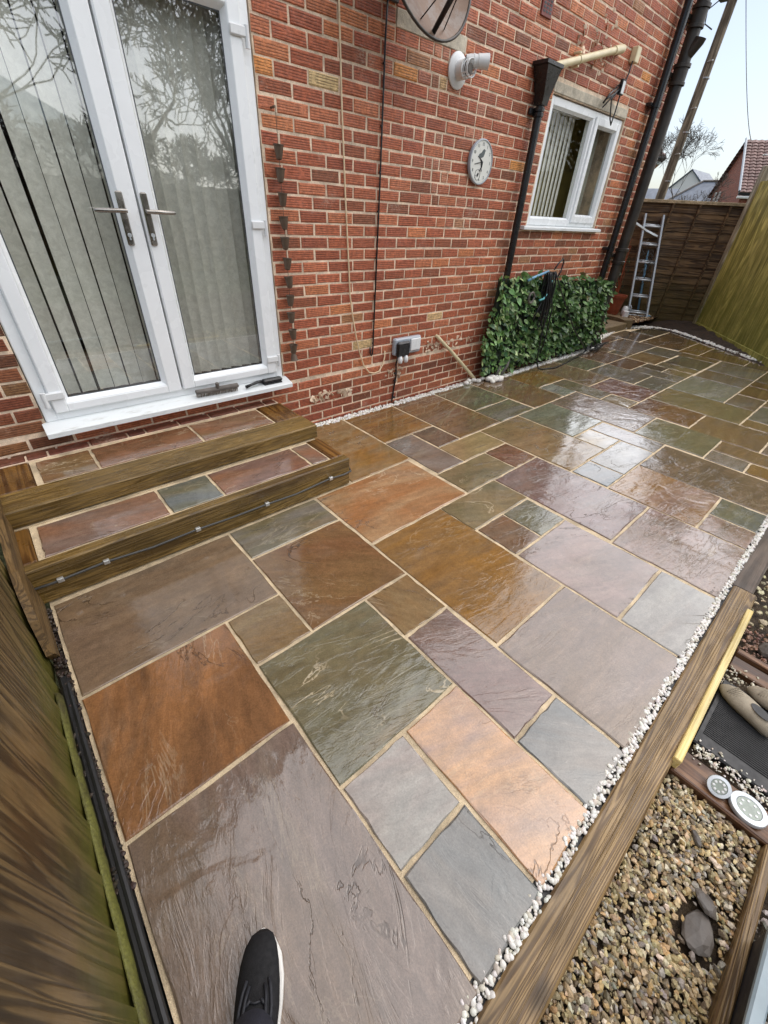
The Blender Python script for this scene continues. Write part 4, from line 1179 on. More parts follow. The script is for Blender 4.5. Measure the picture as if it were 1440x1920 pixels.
# brushes on the sill
br = thing('broom_head', (-.90, -.06, .45), 'broom head with grey bristles lying on the white door sill', 'broom')
Mb = Matrix.Translation((-.905, -.062, .478)) @ Matrix.Rotation(R(-3), 4, 'Z') @ Matrix.Rotation(R(28), 4, 'X')
mb = MB(); mb.box((-.150, -.016, .008), (.150, .016, .030), .005, Mb); mb.build('head', 'stone_grey', br)
mb = MB()
for i in range(60):
    for j in (-1, 1):
        x = -.142 + .284 * i / 59
        mb.tube([Mb @ Vector((x, j * .007, .010)), Mb @ Vector((x + rnd.uniform(-.004, .004), j * .010 + rnd.uniform(-.003, .003), -.050))], [.0022, .0012], 4)
mb.build('bristles', 'bristle', br)
mb = MB(); mb.tube([Mb @ Vector((.0, 0, .03)), Mb @ Vector((0, .01, .062))], .013, 10); mb.build('handle_socket', 'stone_grey', br, 40)
hb = thing('hand_brush', (-.55, -.05, .47), 'black hand brush lying at the right end of the door sill', 'brush')
mb = MB(); mb.box((-.555, -.075, .456), (-.395, -.028, .488), .010); mb.build('head', 'black_plastic', hb)
mb = MB(); mb.tube([(-.55, -.052, .474), (-.60, -.060, .480), (-.66, -.072, .474), (-.70, -.078, .468)], [.014, .012, .010, .013], 8); mb.build('handle', 'black_plastic', hb, True)
mb = MB(); mb.box((-.55, -.072, .4425), (-.40, -.032, .457), .002); mb.build('bristles', 'ink', hb)
# toothy bit hanging from the sill under the broom

# ------------------------------------------------------------------ white pebble strips
def pebble_strip(name, path, n, smin, smax, seed, zb=-.004, layers=2):
    """path: list of (x, y_a, y_b) sections; pebbles scattered between y_a and y_b"""
    rg = random.Random(seed)
    mb = MB()
    ls = [math.hypot(b[0] - a[0], (b[1] + b[2] - a[1] - a[2]) / 2) for a, b in zip(path, path[1:])]
    tot = sum(ls)
    for i in range(n):
        u = (i + rg.uniform(-.6, .6)) / n * tot
        u = min(max(u, 0), tot - 1e-6)
        for (a, b), l in zip(zip(path, path[1:]), ls):
            if u <= l: break
            u -= l
        f = u / l
        x = a[0] + (b[0] - a[0]) * f
        ya = a[1] + (b[1] - a[1]) * f; yb = a[2] + (b[2] - a[2]) * f
        v = rg.random()
        s_ = rg.uniform(smin, smax)
        blob(mb, (x, ya + (yb - ya) * v, zb + s_ * .5 + rg.uniform(0, smax * .5)), (s_ * rg.uniform(.9, 1.35), s_ * rg.uniform(.7, 1.0), s_ * rg.uniform(.55, .8)),
             jitter(lin((226, 224, 218) if rg.random() < .8 else (196, 190, 176)), .10, rg), ICO2 if s_ > .0085 and abs(x + 1.2) < 1.6 else ICO1, .10, rg)
    return tag(mb.build(name, 'pebble', None, 60, True), kind='stuff')
pebble_strip('white_pebbles', [(-.43, -.060, -.012), (.2, -.095, -.02), (1.0, -.10, -.02), (2.10, -.10, -.02)], 1000, .007, .014, 1, -.012)
pebble_strip('white_pebbles', [(2.42, -.19, -.14), (3.2, -.155, -.10), (4.2, -.155, -.08), (5.15, -.15, -.03), (5.6, .10, .19), (6.05, .17, .27), (6.75, .30, .37), (7.05, .22, .40), (7.5, .03, .21), (7.66, -.20, .02), (7.66, -.34, -.22)], 2100, .010, .020, 2, -.012)
rg = random.Random(4)
mb = MB()
for i in range(760):                                   # along the diagonal edge beside the green fence
    f = rg.random()
    x, y = 7.60 - 1.98 * f, -.32 - 2.78 * f
    s_ = rg.uniform(.011, .021)
    d = rg.uniform(.0, .095)
    blob(mb, (x + d * .84, y - d * .54, s_ * .5 + rg.uniform(-.004, .012)), (s_ * 1.2, s_, s_ * .7), jitter(lin((228, 226, 220)), .06, rg), ICO1, .1, rg)
tag(mb.build('white_pebbles', 'pebble', None, 60, True), kind='stuff')
pebble_strip('white_pebbles', [(-1.80, -3.096, -3.046), (-1.0, -3.078, -3.038), (-.2, -3.064, -3.033), (.5, -3.052, -3.028), (1.7, -3.045, -3.014), (3.2, -3.040, -3.008)], 1900, .0050, .0098, 3, -.010)
mb = MB(); mb.box((-2.2, -3.105, -.10), (6.0, -3.02, -.013)); tag(mb.build('edging_bed', 'black_rubber'), kind='structure')
mb = MB(); mb.box((-.45, -.13, -.10), (5.2, .0, -.012)); tag(mb.build('wall_bed', 'soil'), kind='structure')

# larger white cobbles round the foot of the drainpipe
cg = [(1.965, -.075, .036), (2.045, -.085, .033), (2.085, -.12, .03), (1.90, -.09, .03), (2.215, -.17, .044), (2.29, -.155, .046), (2.26, -.225, .042), (2.335, -.235, .045), (2.35, -.175, .038), (2.205, -.23, .03), (2.18, -.10, .03), (4.47, -.19, .040), (4.56, -.185, .036), (4.74, -.18, .042)]
for i, (x, y, s_) in enumerate(cg):
    mb = MB(); rg = random.Random(50 + i)
    blob(mb, (0, 0, 0), (s_ * 1.15, s_ * .9, s_ * .72), jitter(lin((230, 226, 218)), .04, rg), ICO2, .06, rg)
    o = mb.build('cobble', 'pebble', None, True, True); o.location = (x, y, s_ * .66)
    if x < 3: tag(o, 'smooth white cobble heaped at the foot of the ivy screen by the drainpipe', 'cobble', 'white cobbles by the drainpipe')
    else: tag(o, 'smooth white cobble among the black hose at the far foot of the ivy screen', 'cobble', 'white cobbles by the hose')

# ------------------------------------------------------------------ artificial ivy screen
iv = thing('ivy_screen', (3.5, -.11, .05), 'green artificial ivy leaf screen standing against the wall under the kitchen window', 'ivy screen')
def iv_top(x):
    return 1.085 - .055 * (x - 2.1) + .018 * math.sin(x * 5.1) + .012 * math.sin(x * 13 + 1)
def iv_left(z):
    return 2.10 + (.05 if z > .78 else -.07) + .03 * math.sin(z * 11)
def iv_right(z):
    return 4.80 + .24 * max(0, (1.0 - z)) + .03 * math.sin(z * 9)
mb = MB()
mb.prism([(2.16, .07), (5.0, .05), (4.92, .5), (4.74, .93), (3.5, .98), (2.16, 1.05)], .03, Matrix(((1, 0, 0, 0), (0, 0, -1, -.085), (0, 1, 0, 0), (0, 0, 0, 1))))
mb.build('backing_net', 'netting', iv)
def leaf_mesh(rg):
    L = rg.uniform(.062, .088); W = L * rg.uniform(.46, .60)
    st = [(0, 0), (.18, .42), (.42, .5), (.72, .33), (1, 0)]
    vs = []; fold = rg.uniform(.12, .3); curl = rg.uniform(-.1, .35)
    for t_, w_ in st:
        y = -curl * L * t_ * t_
        vs += [(-w_ * W, y - fold * w_ * W, -t_ * L), (0, y, -t_ * L), (w_ * W, y - fold * w_ * W, -t_ * L)]
    fs = []
    for i in range(4):
        a = i * 3
        fs += [(a, a + 1, a + 4, a + 3), (a + 1, a + 2, a + 5, a + 4)]
    return vs, fs
def leaf_col(rg, p):
    k = rg.random()
    base = lin((100, 138, 78)) if k < .42 else lin((134, 170, 100)) if k < .74 else lin((62, 98, 60)) if k < .86 else lin((128, 110, 66)) if k < .88 else lin((166, 188, 130))
    return jitter(base, .15, rg)
rg = random.Random(77)
var = []
for i in range(14):
    mb = MB(); vs, fs = leaf_mesh(rg); mb.add(vs, fs, None, leaf_col(rg, 0)); var.append((mb.mesh('leaf', 'leaf', True, True), vs, fs))
cands = []
for i in range(3300):
    x, z = rg.uniform(2.0, 5.06), rg.uniform(.06, 1.16)
    if x < iv_left(z) or x > iv_right(z) or z > iv_top(x): continue
    dep = rg.random() ** 1.3
    bul = .012 * math.sin(x * 4.3 + z * 2) + .012 * math.sin(z * 7 + x)
    y = -.118 - .040 * (1 - dep) - bul * .6
    e = Euler((rg.uniform(-1.1, .2), rg.gauss(0, 1.1), rg.gauss(0, .7)))
    cands.append((Vector((x, y, z + .03)), e, rg.uniform(.55, 1.2), rg.randrange(14), dep))
cands.sort(key=lambda c: ((c[0] - CAM).length) * (1 + c[4] * .5))
mb = MB()
for i, (p, e, s_, k, dep) in enumerate(cands):
    if i < 300:
        o = link('leaf', var[k][0], iv, p); o.rotation_euler = e; o.scale = (s_, s_, s_)
    else:
        mb.add(var[k][1], var[k][2], Matrix.Translation(p) @ e.to_matrix().to_4x4() @ Matrix.Scale(s_, 4), leaf_col(rg, p))
tag(mb.build('leaves', 'leaf', iv, True, True), kind='stuff')
mb = MB()
mb.tube([(2.32, -.16, .015), (2.42, -.15, .12), (2.44, -.12, .2)], .022, 8); mb.tube([(2.42, -.17, .015), (2.55, -.16, .13), (2.6, -.13, .2)], .022, 8)
tag(mb.build('grey_pipe', 'stone_grey', None, True), 'two short grey pipe ends showing under the left foot of the ivy screen', 'pipe')

# hose draped over the screen
hz = thing('hose', (3.0, -.2, .9), 'black hose coiled over the top of the ivy screen with loops to the ground', 'hose')
mb = MB()
rg = random.Random(12)
for k in range(9):
    x0 = 2.93 + rg.uniform(-.07, .07); x1 = x0 + rg.uniform(.03, .16); zb = .62 + rg.uniform(-.16, .22)
    pts = []
    for i in range(15):
        a = math.pi * 2 * i / 14
        pts.append((x0 + (x1 - x0) * (.5 - .5 * math.cos(a)) + .015 * math.sin(a * 2 + k), -.205 - .03 * math.sin(a) - .012 * (k % 3), (1.10 + zb) / 2 + (1.10 - zb) / 2 * math.cos(a)))
    mb.tube(pts, .0085, 6)
mb.tube([(3.02, -.21, 1.10), (3.07, -.22, 1.0), (3.10, -.22, .75), (3.06, -.22, .45), (3.08, -.225, .25), (3.10, -.235, .10), (3.13, -.26, .02), (3.20, -.285, .012), (3.40, -.34, .010), (3.7, -.31, .010), (4.05, -.25, .012), (4.3, -.24, .03), (4.43, -.22, .05)], .0085, 6)
mb.tube([(2.98, -.21, 1.10), (2.95, -.22, .9), (2.85, -.22, .75), (2.78, -.22, .62)], .0085, 6)
mb.tube([(3.0, -.215, 1.10), (3.06, -.22, .88), (3.16, -.22, .70), (3.16, -.23, .4), (3.13, -.23, .2)], .0085, 6)
mb.tube([(3.04, -.21, 1.10), (3.2, -.215, .95), (3.42, -.22, .76), (3.85, -.225, .42), (4.28, -.22, .16), (4.5, -.20, .04), (4.8, -.19, .03), (5.03, -.15, .05), (5.05, -.12, .10)], .0085, 6)
mb.tube([(3.02, -.2, 1.12), (3.10, -.19, 1.18), (3.17, -.19, 1.22), (3.20, -.19, 1.19), (3.17, -.2, 1.10), (3.12, -.21, 1.05)], .0085, 6)
for k in range(5):
    pts = []
    for i in range(13):
        a = math.pi * 2 * i / 12 + k
        pts.append((4.62 + .05 * k + (.20 + .03 * k) * math.cos(a), -.215 + .05 * math.sin(a), .035 + .02 * k * .5 + .03 * math.sin(a * 2 + k) + .012))
    mb.tube(pts, .0085, 6)
mb.build('hose', 'black_rubber', hz, True)
mb = MB(); mb.tube([(2.55, -.19, 1.03), (2.66, -.195, 1.06), (2.90, -.20, 1.105)], .013, 8); mb.build('lance', 'blue', hz, True)
mb = MB(); mb.tube([(2.95, -.235, .98), (2.93, -.24, .90), (2.87, -.24, .84), (2.80, -.235, .83)], .011, 8); mb.tube([(2.96, -.235, 1.02), (2.93, -.24, .90)], .010, 8); mb.build('trigger_gun', 'aqua', hz, True)
mb = MB(); mb.tube([(2.66 + .052 * math.cos(k * .45), -.21, .86 + .052 * math.sin(k * .45)) for k in range(15)], .012, 6); mb.build('connector', 'stone_grey', hz, True)

# ------------------------------------------------------------------ far corner behind the house
mb = MB(); mb.box((5.35, .24, -.1), (6.88, 2.4, .105), .012)
tag(mb.build('concrete_slab', 'concrete_damp'), 'low damp concrete slab at the far corner of the house', 'concrete slab')
mb = MB(); mb.prism([(6.90, .30), (7.03, .20), (7.20, .34), (7.42, 2.4), (7.25, 2.4), (7.05, .5)], .24, Matrix.Translation((0, 0, -.1)))
tag(mb.build('kerb_edging', 'concrete_damp'), 'concrete kerb edging the small gravel bed below the ladder', 'kerb')
mb = MB()
rg = random.Random(61)
for i in range(1500):
    x, y = rg.uniform(7.1, 8.3), rg.uniform(.16, 1.5)
    if y < .30 + .0 and x > 7.9: continue
    if x + y * .6 > 8.75 or x < 7.12 + (y - .3) * .12: continue
    s_ = rg.uniform(.010, .022)
    blob(mb, (x, y, .10 + rg.uniform(0, .02)), (s_ * 1.3, s_, s_ * .7), jitter(lin(rg.choice([(150, 122, 86), (120, 92, 64), (172, 150, 120), (96, 70, 50)])), .15, rg), ICO1, .2, rg)
mb.add([(7.05, .2, .095), (8.5, .2, .095), (8.5, 2, .095), (7.2, 2, .095)], [(0, 1, 2, 3)], None, lin((70, 52, 38)))
tag(mb.build('gravel', 'gravel', None, False, True), kind='stuff')
# dark soil mound in the corner and along the green fence
mb = MB()
N = 46; Mv = 9
vs = []; fs = []
for i in range(N + 1):
    f = i / N
    bx, by = 7.55 + .45 - 2.85 * f, .34 - 3.70 * f
    for j in range(Mv + 1):
        g = j / Mv
        x = bx + 1.15 * g * .86; y = by - .62 * g + .0
        z = -.02 + (.10 * math.sin(min(1, g * 1.25) * 1.6)) * (1 + .5 * mnoise.noise(Vector((x * 3, y * 3, 0)))) + .03 * mnoise.noise(Vector((x * 11, y * 11, 2)))
        if j == 0: z = -.03
        vs.append((x, y, z))
for i in range(N):
    for j in range(Mv):
        a = i * (Mv + 1) + j
        fs.append((a, a + 1, a + Mv + 2, a + Mv + 1))
mb.add(vs, fs)
mb.add([(7.3, -.3, -.03), (9.5, -.3, .02), (9.5, 3.0, .05), (7.3, 3.0, .05)], [(0, 1, 2, 3)])
tag(mb.build('soil', 'soil', None, True), kind='structure')

def fence_frame(p0, p1):
    u = Vector((p1[0] - p0[0], p1[1] - p0[1], 0)); L = u.length; u.normalize()
    n_ = Vector((-u.y, u.x, 0))
    return L, Matrix(((u.x, n_.x, 0, p0[0]), (u.y, n_.y, 0, p0[1]), (0, 0, 1, 0), (0, 0, 0, 1)))
# brown lap panel at the back: (local x along the fence, local -y faces the patio)
bf = thing('lap_fence', (8.25, .3, 0), 'brown waney lap fence panel at the back behind the ladder', 'fence')
def lap_panel(parent, p0, p1, z0, z1, battens, rails=True):
    L, Mf = fence_frame(p0, p1)
    rg = random.Random(int(p0[0] * 10))
    z = z0; i = 0
    while z < z1 - .03:
        h = rg.uniform(.115, .145)
        mb = MB()
        prof = []
        nseg = 10
        lo = [(L * k / nseg, -.022, z + rg.uniform(-.008, .008)) for k in range(nseg + 1)]
        hi = [(L * k / nseg, -.006, min(z1, z + h + .02)) for k in range(nseg + 1)]
        bk = [(x, y + .010, zz) for x, y, zz in lo]
        n_ = nseg + 1
        mb.add(lo + hi + bk, [(k, k + 1, n_ + k + 1, n_ + k) for k in range(nseg)] + [(2 * n_ + k, 2 * n_ + k + 1, k + 1, k) for k in range(nseg)], Mf)
        c = Mf @ Vector((L / 2, -.015, z + h / 2))
        me = mb.mesh('lap_board', 'fence_back', False, False, None)
        me.transform((Matrix.Translation(c) @ Mf.to_3x3().to_4x4()).inverted())
        o = link('lap_board', me, parent, tuple(c)); o.rotation_euler = Mf.to_euler()
        z += h; i += 1
    for b in battens:
        mb = MB(); mb.box((b - .018, -.052, z0 + .02), (b + .018, -.0225, z1), .003, Mf); mb.build('batten', 'fence_rail' if False else 'fence_back', parent)
    mb = MB(); mb.box((-.02, -.055, z1 - .012), (L + .02, .02, z1 + .035), .004, Mf); mb.build('cap_rail', 'fence_rail', parent)
    return Mf, L
# panel corners: u = (.512, -.859); the patio lies towards -x, -y
Mf, L = lap_panel(bf, (7.80, 1.05), (8.68, -.43), -.08, 1.93, [.50, .93, 1.40])
lap_panel(tag(thing('lap_fence', (7.45, 1.6, 0), 'short dark lap fence panel between the house corner and the wooden post', 'fence')), (6.7, 2.9), (7.70, 1.22), -.08, 1.99, [.4, .9])
mb = MB(); mb.box((-.055, -.055, -.1), (.055, .055, 2.22), .006, Matrix.Translation((7.76, 1.13, 0)) @ Matrix.Rotation(R(-59), 4, 'Z'))
tag(mb.build('fence_post', 'fence_post', None, False, False, (7.76, 1.13, 1)), 'square weathered wooden post between the two brown fence panels', 'fence post')

# green close board fence on the right
gf = thing('board_fence', (7.4, -1.3, 0), 'green stained close board fence on the right edge', 'fence')
Lg, Mg = fence_frame((8.52, -.40), (4.42, -3.52))
mb = MB(); mb.box((-.02, -.04, -.1), (.10, .075, 2.45), .006, Mg); mb.build('post', 'fence_post', gf, False, False, tuple(Mg @ Vector((.04, 0, 1))))
rg = random.Random(9)
x = .10
while x < Lg:
    wd = rg.uniform(.105, .125)
    mb = MB()
    mb.loft([[(x, -.014, z), (x + wd + .010, .012, z), (x + wd + .010, .026, z), (x, .004, z)] for z in (-.02 + rg.uniform(0, .03), 2.25)])
    c = Mg @ Vector((x + wd / 2, .01, 1))
    me = mb.mesh('board', 'fence_green'); me.transform(Mg); me.transform(Matrix.Translation(-c))
    link('board', me, gf, tuple(c))
    x += wd
mb = MB(); mb.box((.1, -.028, -.08), (Lg, -.004, .10), .004, Mg); mb.build('gravel_board', 'fence_green', gf)

# aluminium ladder leaning on the back fence
ld = thing('ladder', (7.95, .55, 0), 'folded aluminium ladder with blue feet leaning on the brown fence', 'ladder')
A0, A1 = Vector((7.72, .60, .10)), Vector((7.88, .30, .10))       # feet
B0, B1 = Vector((7.80, .94, 1.72)), Vector((7.95, .68, 1.71))     # tops
side = (A1 - A0).normalized()
for sec, off in enumerate((Vector((0, 0, 0)), Vector((-.075, -.045, -.02)))):
    for a, b in ((A0, B0), (A1, B1)):
        up = (b - a); nrm_ = up.normalized().cross(side).normalized()
        mb = MB()
        hw, hd = .014, .032
        ring = lambda q: [q + off + side * sx * hw + nrm_ * sy * hd for sx, sy in ((-1, -1), (1, -1), (1, 1), (-1, 1))]
        mb.loft([ring(a), ring(b + up.normalized() * (.05 if sec else 0))])
        mb.build('stile', 'alu', ld)
    for k in range(6):
        f = .06 + k * .172
        mb = MB(); mb.tube([A0.lerp(B0, f) + off, A1.lerp(B1, f) + off], .016, 8); mb.build('rung', 'alu', ld, True)
mb = MB(); mb.box((7.62, .58, .095), (7.76, .66, .15), .008); mb.build('foot', 'blue', ld)
mb = MB(); mb.box((7.84, .25, .095), (7.98, .33, .14), .008); mb.build('foot', 'blue', ld)
mb = MB(); q = Matrix.Translation((7.79, .44, .112)) @ Matrix.Rotation(math.atan2(side.y, side.x), 4, 'Z'); mb.box((-.18, -.02, -.015), (.18, .02, .02), .004, q); mb.build('base_bar', 'alu', ld)
mb = MB()
rg = random.Random(6)
for k in range(14):
    t0 = rg.uniform(.35, .8); c0 = A0.lerp(B0, t0).lerp(A1.lerp(B1, t0), rg.uniform(.2, .8)) + Vector((-.1, -.06, 0))
    pts = [c0 + Vector((rg.uniform(-.05, .05), rg.uniform(-.05, .05), -.06 * i + rg.uniform(-.03, .03))) for i in range(6)]
    mb.tube(pts, .004, 4)
mb.build('hung_cable', 'cable_grey', ld, True)
mb = MB()
mb.tube([(7.50, .98, 1.62), (7.72, .80, 1.50), (7.86, .62, 1.42)], .02, 4)
tag(mb.build('metal_strut', 'alu', None), 'flat metal strut hooked behind the ladder top', 'strut')
mb = MB(); mb.tube([(7.42, .92, .14), (7.62, 1.0, 1.35)], .014, 6)
tag(mb.build('pole_handle', 'zinc', None, True), 'thin pale tool handle leaning left of the ladder', 'tool handle')
mb = MB(); mb.tube([(7.93, .50, .15), (7.99, .74, 1.2)], .02, 6)
tag(mb.build('blue_handle', 'blue', None, True), 'blue tool handle standing behind the ladder rungs', 'tool handle')
# terracotta pot, tins
pt = thing('plant_pot', (7.42, .80, .1), 'terracotta plant pot with bare stems half hidden by the ivy screen', 'plant pot')
mb = MB(); mb.lathe([(.115, .0), (.165, .30), (.185, .302), (.19, .345), (.165, .345), (.15, .31)], 22, Matrix.Translation((7.42, .80, .12))); mb.build('pot', 'terracotta', pt, 40)
mb = MB()
for k in range(7): mb.tube([(7.42 + rnd.uniform(-.05, .05), .80 + rnd.uniform(-.05, .05), .4), (7.42 + rnd.uniform(-.1, .12), .86 + rnd.uniform(-.05, .1), .8), (7.42 + rnd.uniform(-.1, .2), .9, 1.0 + rnd.uniform(0, .4))], .005, 4)
mb.build('stem', 'terracotta', pt)
cn = thing('plastic_jug', (7.50, .58, .1), 'small white and lilac plastic jug beside the terracotta pot', 'jug')
mb = MB(); mb.lathe([(.05, 0), (.06, .02), (.058, .12), (.04, .15), (.025, .155)], 12, Matrix.Translation((7.52, .60, .13))); mb.build('body', 'white_plastic', cn, 40)
mb = MB(); mb.tube([(7.53, .56, .27), (7.54, .53, .31), (7.53, .50, .27), (7.52, .53, .2)], .012, 6); mb.build('handle', 'grey_plastic', cn, True)
tn = MB(); tn.lathe([(.055, 0), (.055, .10), (.05, .104)], 14, Matrix.Translation((7.40, .52, .12)))
tag(tn.build('white_tub', 'white_plastic', None, 40), 'short white tub on the gravel in front of the terracotta pot', 'tub')
mb = MB()
rg = random.Random(2)
for k in range(60):
    c0 = Vector((7.60 + rg.uniform(-.1, .2), .95 + rg.uniform(-.1, .15), .15 + rg.uniform(0, .9)))
    mb.add([c0, c0 + Vector((rg.uniform(-.05, .05), rg.uniform(-.05, .05), .06)), c0 + Vector((rg.uniform(-.05, .05), rg.uniform(-.05, .05), .02))], [(0, 1, 2)], None, jitter(lin((74, 92, 66)), .3, rg))
for k in range(6): mb.tube([(7.62 + rg.uniform(-.05, .1), .97, .1), (7.62 + rg.uniform(-.1, .2), .97, 1.0)], .006, 4, True, lin((60, 54, 44)))
tag(mb.build('withered_plant', 'gravel', None, False, True), 'straggly plant in the shadow between the pot and the ladder', 'plant')

# ------------------------------------------------------------------ right hand edging and garden bed
def sleeper(name, lo, hi, mat, label, yaw=0):
    c = tuple((a + b) / 2 for a, b in zip(lo, hi))
    mb = MB(); mb.box(lo, hi, .007)
    o = mb.build(name, mat, None, False, False, c); o.rotation_euler = (0, 0, R(yaw))
    return tag(o, label, 'sleeper')
sleeper('edging_sleeper', (-2.9, -3.185, -.2), (.605, -3.079, .006), 'sleeper_old', 'long brown timber sleeper edging the patio beside the gravel bed', .55)
sleeper('edging_sleeper', (.615, -3.148, -.2), (3.2, -3.043, -.004), 'sleeper_dark', 'darker grey brown sleeper continuing the patio edge towards the fence', .1)
mb = MB(); mb.box((-.645, -3.190, -.03), (.43, -3.163, .024), .003)
o = mb.build('batten', 'batten', None, False, False, (-.1, -3.176, 0)); o.rotation_euler = (0, 0, R(1.0)); tag(o, 'pale yellow new wooden batten lying along the sleeper edge', 'batten')
mb = MB()
mb.add([(-3.2, -3.15, -.078), (7, -3.15, -.078), (7, -7, -.078), (-3.2, -7, -.078)], [(3, 2, 1, 0)])
tag(mb.build('garden_soil', 'ground'), kind='structure')
rg = random.Random(71)
def gravel_area(n, fx, smin, smax, z, cols, seed):
    rg = random.Random(seed); mb = MB()
    for i in range(n):
        x, y = fx(rg)
        s_ = smin + (smax - smin) * rg.random() ** 1.5
        blob(mb, (x, y, z + rg.uniform(0, .014)), (s_ * rg.uniform(1.0, 1.5), s_ * rg.uniform(.7, 1.0), s_ * rg.uniform(.45, .85)), jitter(lin(rg.choice(cols)), .20, rg), ICO1, .30, rg)
    return tag(mb.build('gravel', 'gravel', None, False, True), kind='stuff')
def in_bed(rg):
    x, y = rg.uniform(-2.3, -.655), rg.uniform(-3.474, -3.19)
    while math.hypot((x + 1.04) / .085, (y + 3.405) / .055) < 1 and rg.random() < .94:
        x, y = rg.uniform(-2.3, -.655), rg.uniform(-3.474, -3.19)
    return x, y
gravel_area(6800, in_bed, .0038, .0112, -.066, [(168, 150, 112), (190, 172, 134), (150, 134, 100), (132, 118, 92), (202, 190, 164), (112, 98, 80), (176, 148, 104), (150, 144, 132)], 1)
gravel_area(900, lambda r: (r.uniform(.42, 1.9), r.uniform(-3.8, -3.16)), .007, .016, -.06, [(178, 164, 132), (196, 184, 150), (150, 136, 108)], 2)
gravel_area(420, lambda r: (r.uniform(.2, .42), r.uniform(-3.7, -3.19)), .005, .011, -.062, [(122, 92, 76), (146, 112, 92), (100, 74, 62)], 3)
gravel_area(420, lambda r: (r.gauss(-.487, .022), r.uniform(-3.8, -3.22)), .0025, .0075, -.052, [(212, 206, 192), (190, 182, 164), (226, 222, 212)], 4)
gravel_area(340, lambda r: (r.gauss(-.02, .035), r.uniform(-3.8, -3.20)), .0025, .0075, -.052, [(200, 192, 172), (176, 168, 148)], 5)
gravel_area(300, lambda r: (r.uniform(-2.2, -.75), r.uniform(-3.60, -3.50)), .005, .012, -.062, [(120, 112, 100), (150, 144, 134), (90, 84, 76)], 6)
def plank(lo, hi, label, mat='old_y', yaw=0):
    c = tuple((a + b) / 2 for a, b in zip(lo, hi))
    mb = MB(); mb.box(lo, hi, .005); o = mb.build('garden_plank', mat, None, False, False, c); o.rotation_euler = (0, 0, R(yaw))
    return tag(o, label, 'plank')
plank((-.652, -4.0, -.10), (-.635, -3.185, -.034), 'thin upright board closing the gravel bed below the round lights')
plank((-.634, -4.0, -.10), (-.520, -3.188, -.050), 'wet brown board carrying the two round metal garden lights')
plank((-2.3, -3.506, -.10), (-.655, -3.476, -.022), 'narrow timber rail along the outer side of the gravel bed', 'sleeper_old')
plank((.045, -4.0, -.10), (.135, -3.2, -.048), 'dark grey board beyond the black rubber mat')
plank((.15, -4.0, -.10), (.185, -3.2, -.034), 'reddish brown board beyond the rubber mat beside the red gravel')
# stones lying in the bed
for x, y, sx, sy, lab in [(-1.045, -3.405, .062, .040, 'flat dark stone sunk in the gravel bed, the larger one near the rail'), (-.80, -3.325, .034, .012, 'dark splinter of stone in the gravel near the round lights'),
                          (-.955, -3.40, .040, .030, 'grey dusty flat stone in the middle of the gravel bed'), (.30, -3.30, .05, .04, 'dark rounded stone on the red gravel beyond the mat')]:
    mb = MB(); blob(mb, (0, 0, 0), (sx, sy, .012 if sx < .05 or x < 0 else .03), (1, 1, 1), ICO2, .11, rg)
    o = mb.build('flat_stone', 'stone_grey', None, False); o.location = (x, y, -.052); tag(o, lab, 'stone')
# round metal garden lights
def deck_light(x, y, r, tilt, label):
    t = thing('garden_light', (x, y, -.05), label, 'garden light', 'round metal garden lights')
    Mt = Matrix.Translation((x, y, -.034 + r * math.sin(R(abs(tilt))) * .55)) @ Matrix.Rotation(R(tilt), 4, 'Y')
    mb = MB(); mb.lathe([(r * .80, -.012), (r, -.010), (r, .0), (r * .96, .003), (r * .68, .004), (r * .64, .001)], 32, Mt); mb.build('rim', 'alu', t, 40)
    mb = MB(); mb.lathe([(.0005, .0032), (r * .64, .0028)], 28, Mt, None, False); mb.build('lens', 'lens', t)
    for k in range(8):
        a = k * math.pi / 4 + .3
        mb = MB(); mb.lathe([(.0045, .003), (.0045, .0045), (.002, .0052)], 8, Mt @ Matrix.Translation((r * .45 * math.cos(a), r * .45 * math.sin(a), 0))); mb.build('lamp_dot', 'white_plastic', t, 40)
deck_light(-.580, -3.413, .056, 4, 'round metal garden light with a ring of dots lying flat on the brown board')
deck_light(-.590, -3.322, .036, -34, 'smaller tilted round metal garden light next to the flat one')
# rubber mat with ribs
mt = thing('rubber_mat', (-.25, -3.5, -.05), 'black ribbed rubber mat lying beside the sleeper under the beige slippers', 'mat')
mb = MB(); mb.box((-.462, -4.0, -.075), (-.05, -3.205, -.044), .006); mb.build('base', 'black_rubber', mt)
mb = MB()
x = -.40
while x < -.075:
    mb.box((x, -3.98, -.0445), (x + .0045, -3.225, -.0405), .001); x += .0095
tag(mb.build('ribs', 'black_rubber', mt), kind='stuff')
